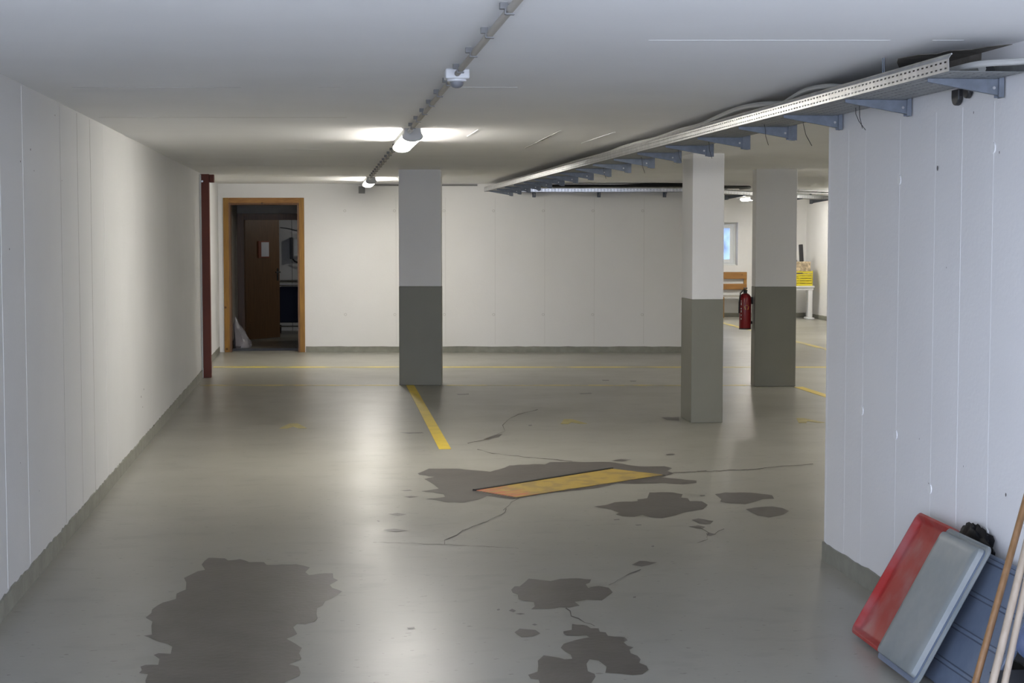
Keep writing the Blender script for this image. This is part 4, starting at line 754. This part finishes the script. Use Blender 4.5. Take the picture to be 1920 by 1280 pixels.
t = thing('side_table', 'white plastic table by the far right corner carrying the yellow crate', 'table', (9.02,31.72,0), -.115)
m = MB(); m.box((0,0,.63),(.62,.42,.665)); m.box((.02,.02,.58),(.60,.40,.63)); m.obj('table_top', M['white_plastic'], t, bevel=.01)
for x_ in (.03,.50):
    m = MB(); m.box((x_,.03,.04),(x_+.085,.10,.585)); m.box((x_+.02,.30,.04),(x_+.07,.38,.585)); m.box((x_-.02,.0,.0),(x_+.12,.41,.04)); m.obj('leg', M['white_plastic'], t, bevel=.01)
t = thing('plastic_crate', 'yellow plastic crate on the white table at far right', 'crate', (9.06,31.72,.665), -.115)
m = MB()
for a, b in (((0,0,0),(.54,.36,.012)),): m.box(a, b)
for k in range(6):
    z0 = .012 + k*.048; m.box((0,0,z0),(.54,.012,z0+.034)); m.box((0,.348,z0),(.54,.36,z0+.034)); m.box((0,.012,z0),(.012,.348,z0+.034)); m.box((.528,.012,z0),(.54,.348,z0+.034))
for x_ in (0,.26,.515): m.box((x_,.001,.0),(x_+.025,.013,.30)); m.box((x_,.347,.0),(x_+.025,.359,.30))
for y_ in (.0,.335): m.box((.527,y_,.0),(.539,y_+.025,.30)); m.box((.001,y_,.0),(.013,y_+.025,.30))
m.obj('basket', M['crate_yellow'], t)
m = MB(); m.box((.20,-.004,.235),(.34,.002,.262)); m.obj('hand_hole', M['crack'], t)
t = thing('printed_carton', 'small printed carton standing in the top of the yellow crate', 'box', (9.08,31.76,.68), -.115)
m = MB(); m.box((.02,.02,0),(.49,.30,.46)); m.obj('carton', M['carton'], t, bevel=.003)
t = thing('black_tube', 'upright black object standing on the printed carton at far right', 'tube', (9.42,31.86,1.14), -.115)
m = MB(); m.box((-.035,-.03,0),(.045,.04,.34), 0, Matrix.Rotation(-.06,4,'Y')); m.obj('body', M['black'], t, bevel=.012)
m = MB(); m.lathe([(.012,0),(.02,.01),(.02,.03),(.01,.035)], (0,0,0)); o = m.obj('bottle_cap', M['black'], smooth=True); o.location = (9.31,31.85,1.14); tag(o, 'small dark cap lying on the carton left of the black tube', 'cap')

# ------------------------------------------------------------------ leaning plastic trays, bottom right
def lean(yc, xb, zb, xt, zt, yaw=0.0):
    """frame: u along the wall towards the viewer's right, v up the lean, n out of the face"""
    v = Vector((xt-xb, 0, zt-zb)).normalized(); u = Vector((math.sin(yaw), -math.cos(yaw), 0)); u = (u - v*u.dot(v)).normalized(); n = u.cross(v).normalized()
    if n.x > 0: n = -n
    M4 = Matrix.Identity(4)
    for i in range(3): M4[i][0], M4[i][1], M4[i][2] = u[i], v[i], n[i]
    M4.translation = Vector((xb, yc, zb)); return M4
def leaning(name, label, cat, yc, xb, zb, xt, zt, yaw=0.0):
    t = thing(name, label, cat); t.matrix_world = lean(yc, xb, zb, xt, zt, yaw); return t
def dish(w_, l_, prof, r0):
    """prof: (inset, height) loops from back centre round the rim to the front face"""
    L = []
    for ins, z in prof:
        lp = rrect(w_-2*ins, l_-2*ins, max(.006, r0-ins*.6), z)
        L.append([(x, y + l_/2, zz) for x, y, zz in lp])
    return MB().loops(L)
t = leaning('red_tray', 'scuffed red plastic tray leaning on the right wall, leftmost of the stack', 'tray', 6.455, 2.215, .012, 2.500, .505)
dish(.46, .58, [(.06,-.034),(.035,-.030),(.012,.0),(0,.002),(0,.010),(.010,.013),(.018,.009),(.028,-.006),(.040,-.011),(.12,-.012)], .035).obj('tray_shell', M['red_plastic'], t, smooth=True)
t = leaning('grey_tray', 'grey plastic tray with raised face leaning in front of the red one', 'tray', 6.045, 2.185, .012, 2.462, .512)
dish(.425, .585, [(.03,-.004),(.004,-.004),(0,0),(0,.010),(.006,.013),(.012,.010),(.018,.012),(.024,.034),(.034,.040),(.06,.041),(.14,.0415)], .03).obj('tray_shell', M['grey_plastic'], t, smooth=True)
dish(.405, .565, [(.0,.0125),(.0,.0155),(.005,.0155)], .024).obj('rim_bead', M['bluegrey_plastic'], t, smooth=True)
t = leaning('ribbed_tray', 'blue-grey ribbed plastic tray leaning to the right of the grey one', 'tray', 5.70, 2.275, .006, 2.520, .475)
m = MB(); m.box((-.42,0,-.02),(.235,.53,.0)); m.obj('tray_shell', M['bluegrey_plastic'], t, bevel=.008)
for v0 in (.10,.235,.375,.515):
    m = MB(); m.box((-.41,v0-.018,-.001),(.225,v0-.003,.006)); m.obj('rib', M['bluegrey_plastic'], t, bevel=.003)
    m = MB(); m.box((-.41,v0-.0225,-.001),(.225,v0-.018,.0008)); m.box((-.41,v0-.003,-.001),(.225,v0+.0005,.0008)); m.obj('groove_shade', M['groove_shade'], t)  # dark strips paint the shade along both sides of each rib
m = MB(); m.box((.215,.0,-.001),(.238,.53,.014)); m.obj('side_edge', M['bluegrey_plastic'], t, bevel=.005)
# black crumpled sack squeezed between the trays and the wall
m = lumpy((2.545,6.18,.46),(.027,.17,.085),.075,21,36,18)
tag(m.obj('black_sack', M['black_bag'], smooth=True), 'crumpled black plastic sack peeking out behind the red and grey trays', 'sack')
m = lumpy((2.40,5.12,.325),(.10,.24,.105),.03,9,26,14)
tag(m.obj('blue_bag', M['blue_bag'], smooth=True), 'crumpled blue plastic bag behind the poles at the right edge', 'bag')
t = thing('black_bin', 'black plastic bin under the blue bag in the bottom right corner', 'bin', (2.40,5.10,0))
m = MB(); m.loops([rrect(.26+.05*z/.2, .44+.05*z/.2, .04, z) for z in (0,.1,.20)]); m.obj('bin_body', M['black'], t, smooth=True)

# three broom poles leaning on the right wall
def pole(a, b, r, mt, label):
    m = MB(); a = Vector(a); b = Vector(b); m.tube([a, a.lerp(b,.02), a.lerp(b,.5), a.lerp(b,.985), b], [r*.8, r, r, r, r*.6], 14)
    return tag(m.obj('broom_pole', mt, smooth=True), label, 'pole')
pole((2.028,5.062,.004), (2.557,5.481,1.22), .0120, M['pole_brown'], 'varnished brown wooden pole, leftmost of three leaning at the right edge')
pole((2.036,4.943,.004), (2.556,5.414,1.235), .0130, M['pole_pale'], 'middle pale wooden pole of three leaning at the right edge')
pole((2.092,4.956,.004), (2.556,5.388,1.27), .0115, M['pole_pale'], 'rightmost pale wooden pole of three at the picture edge')
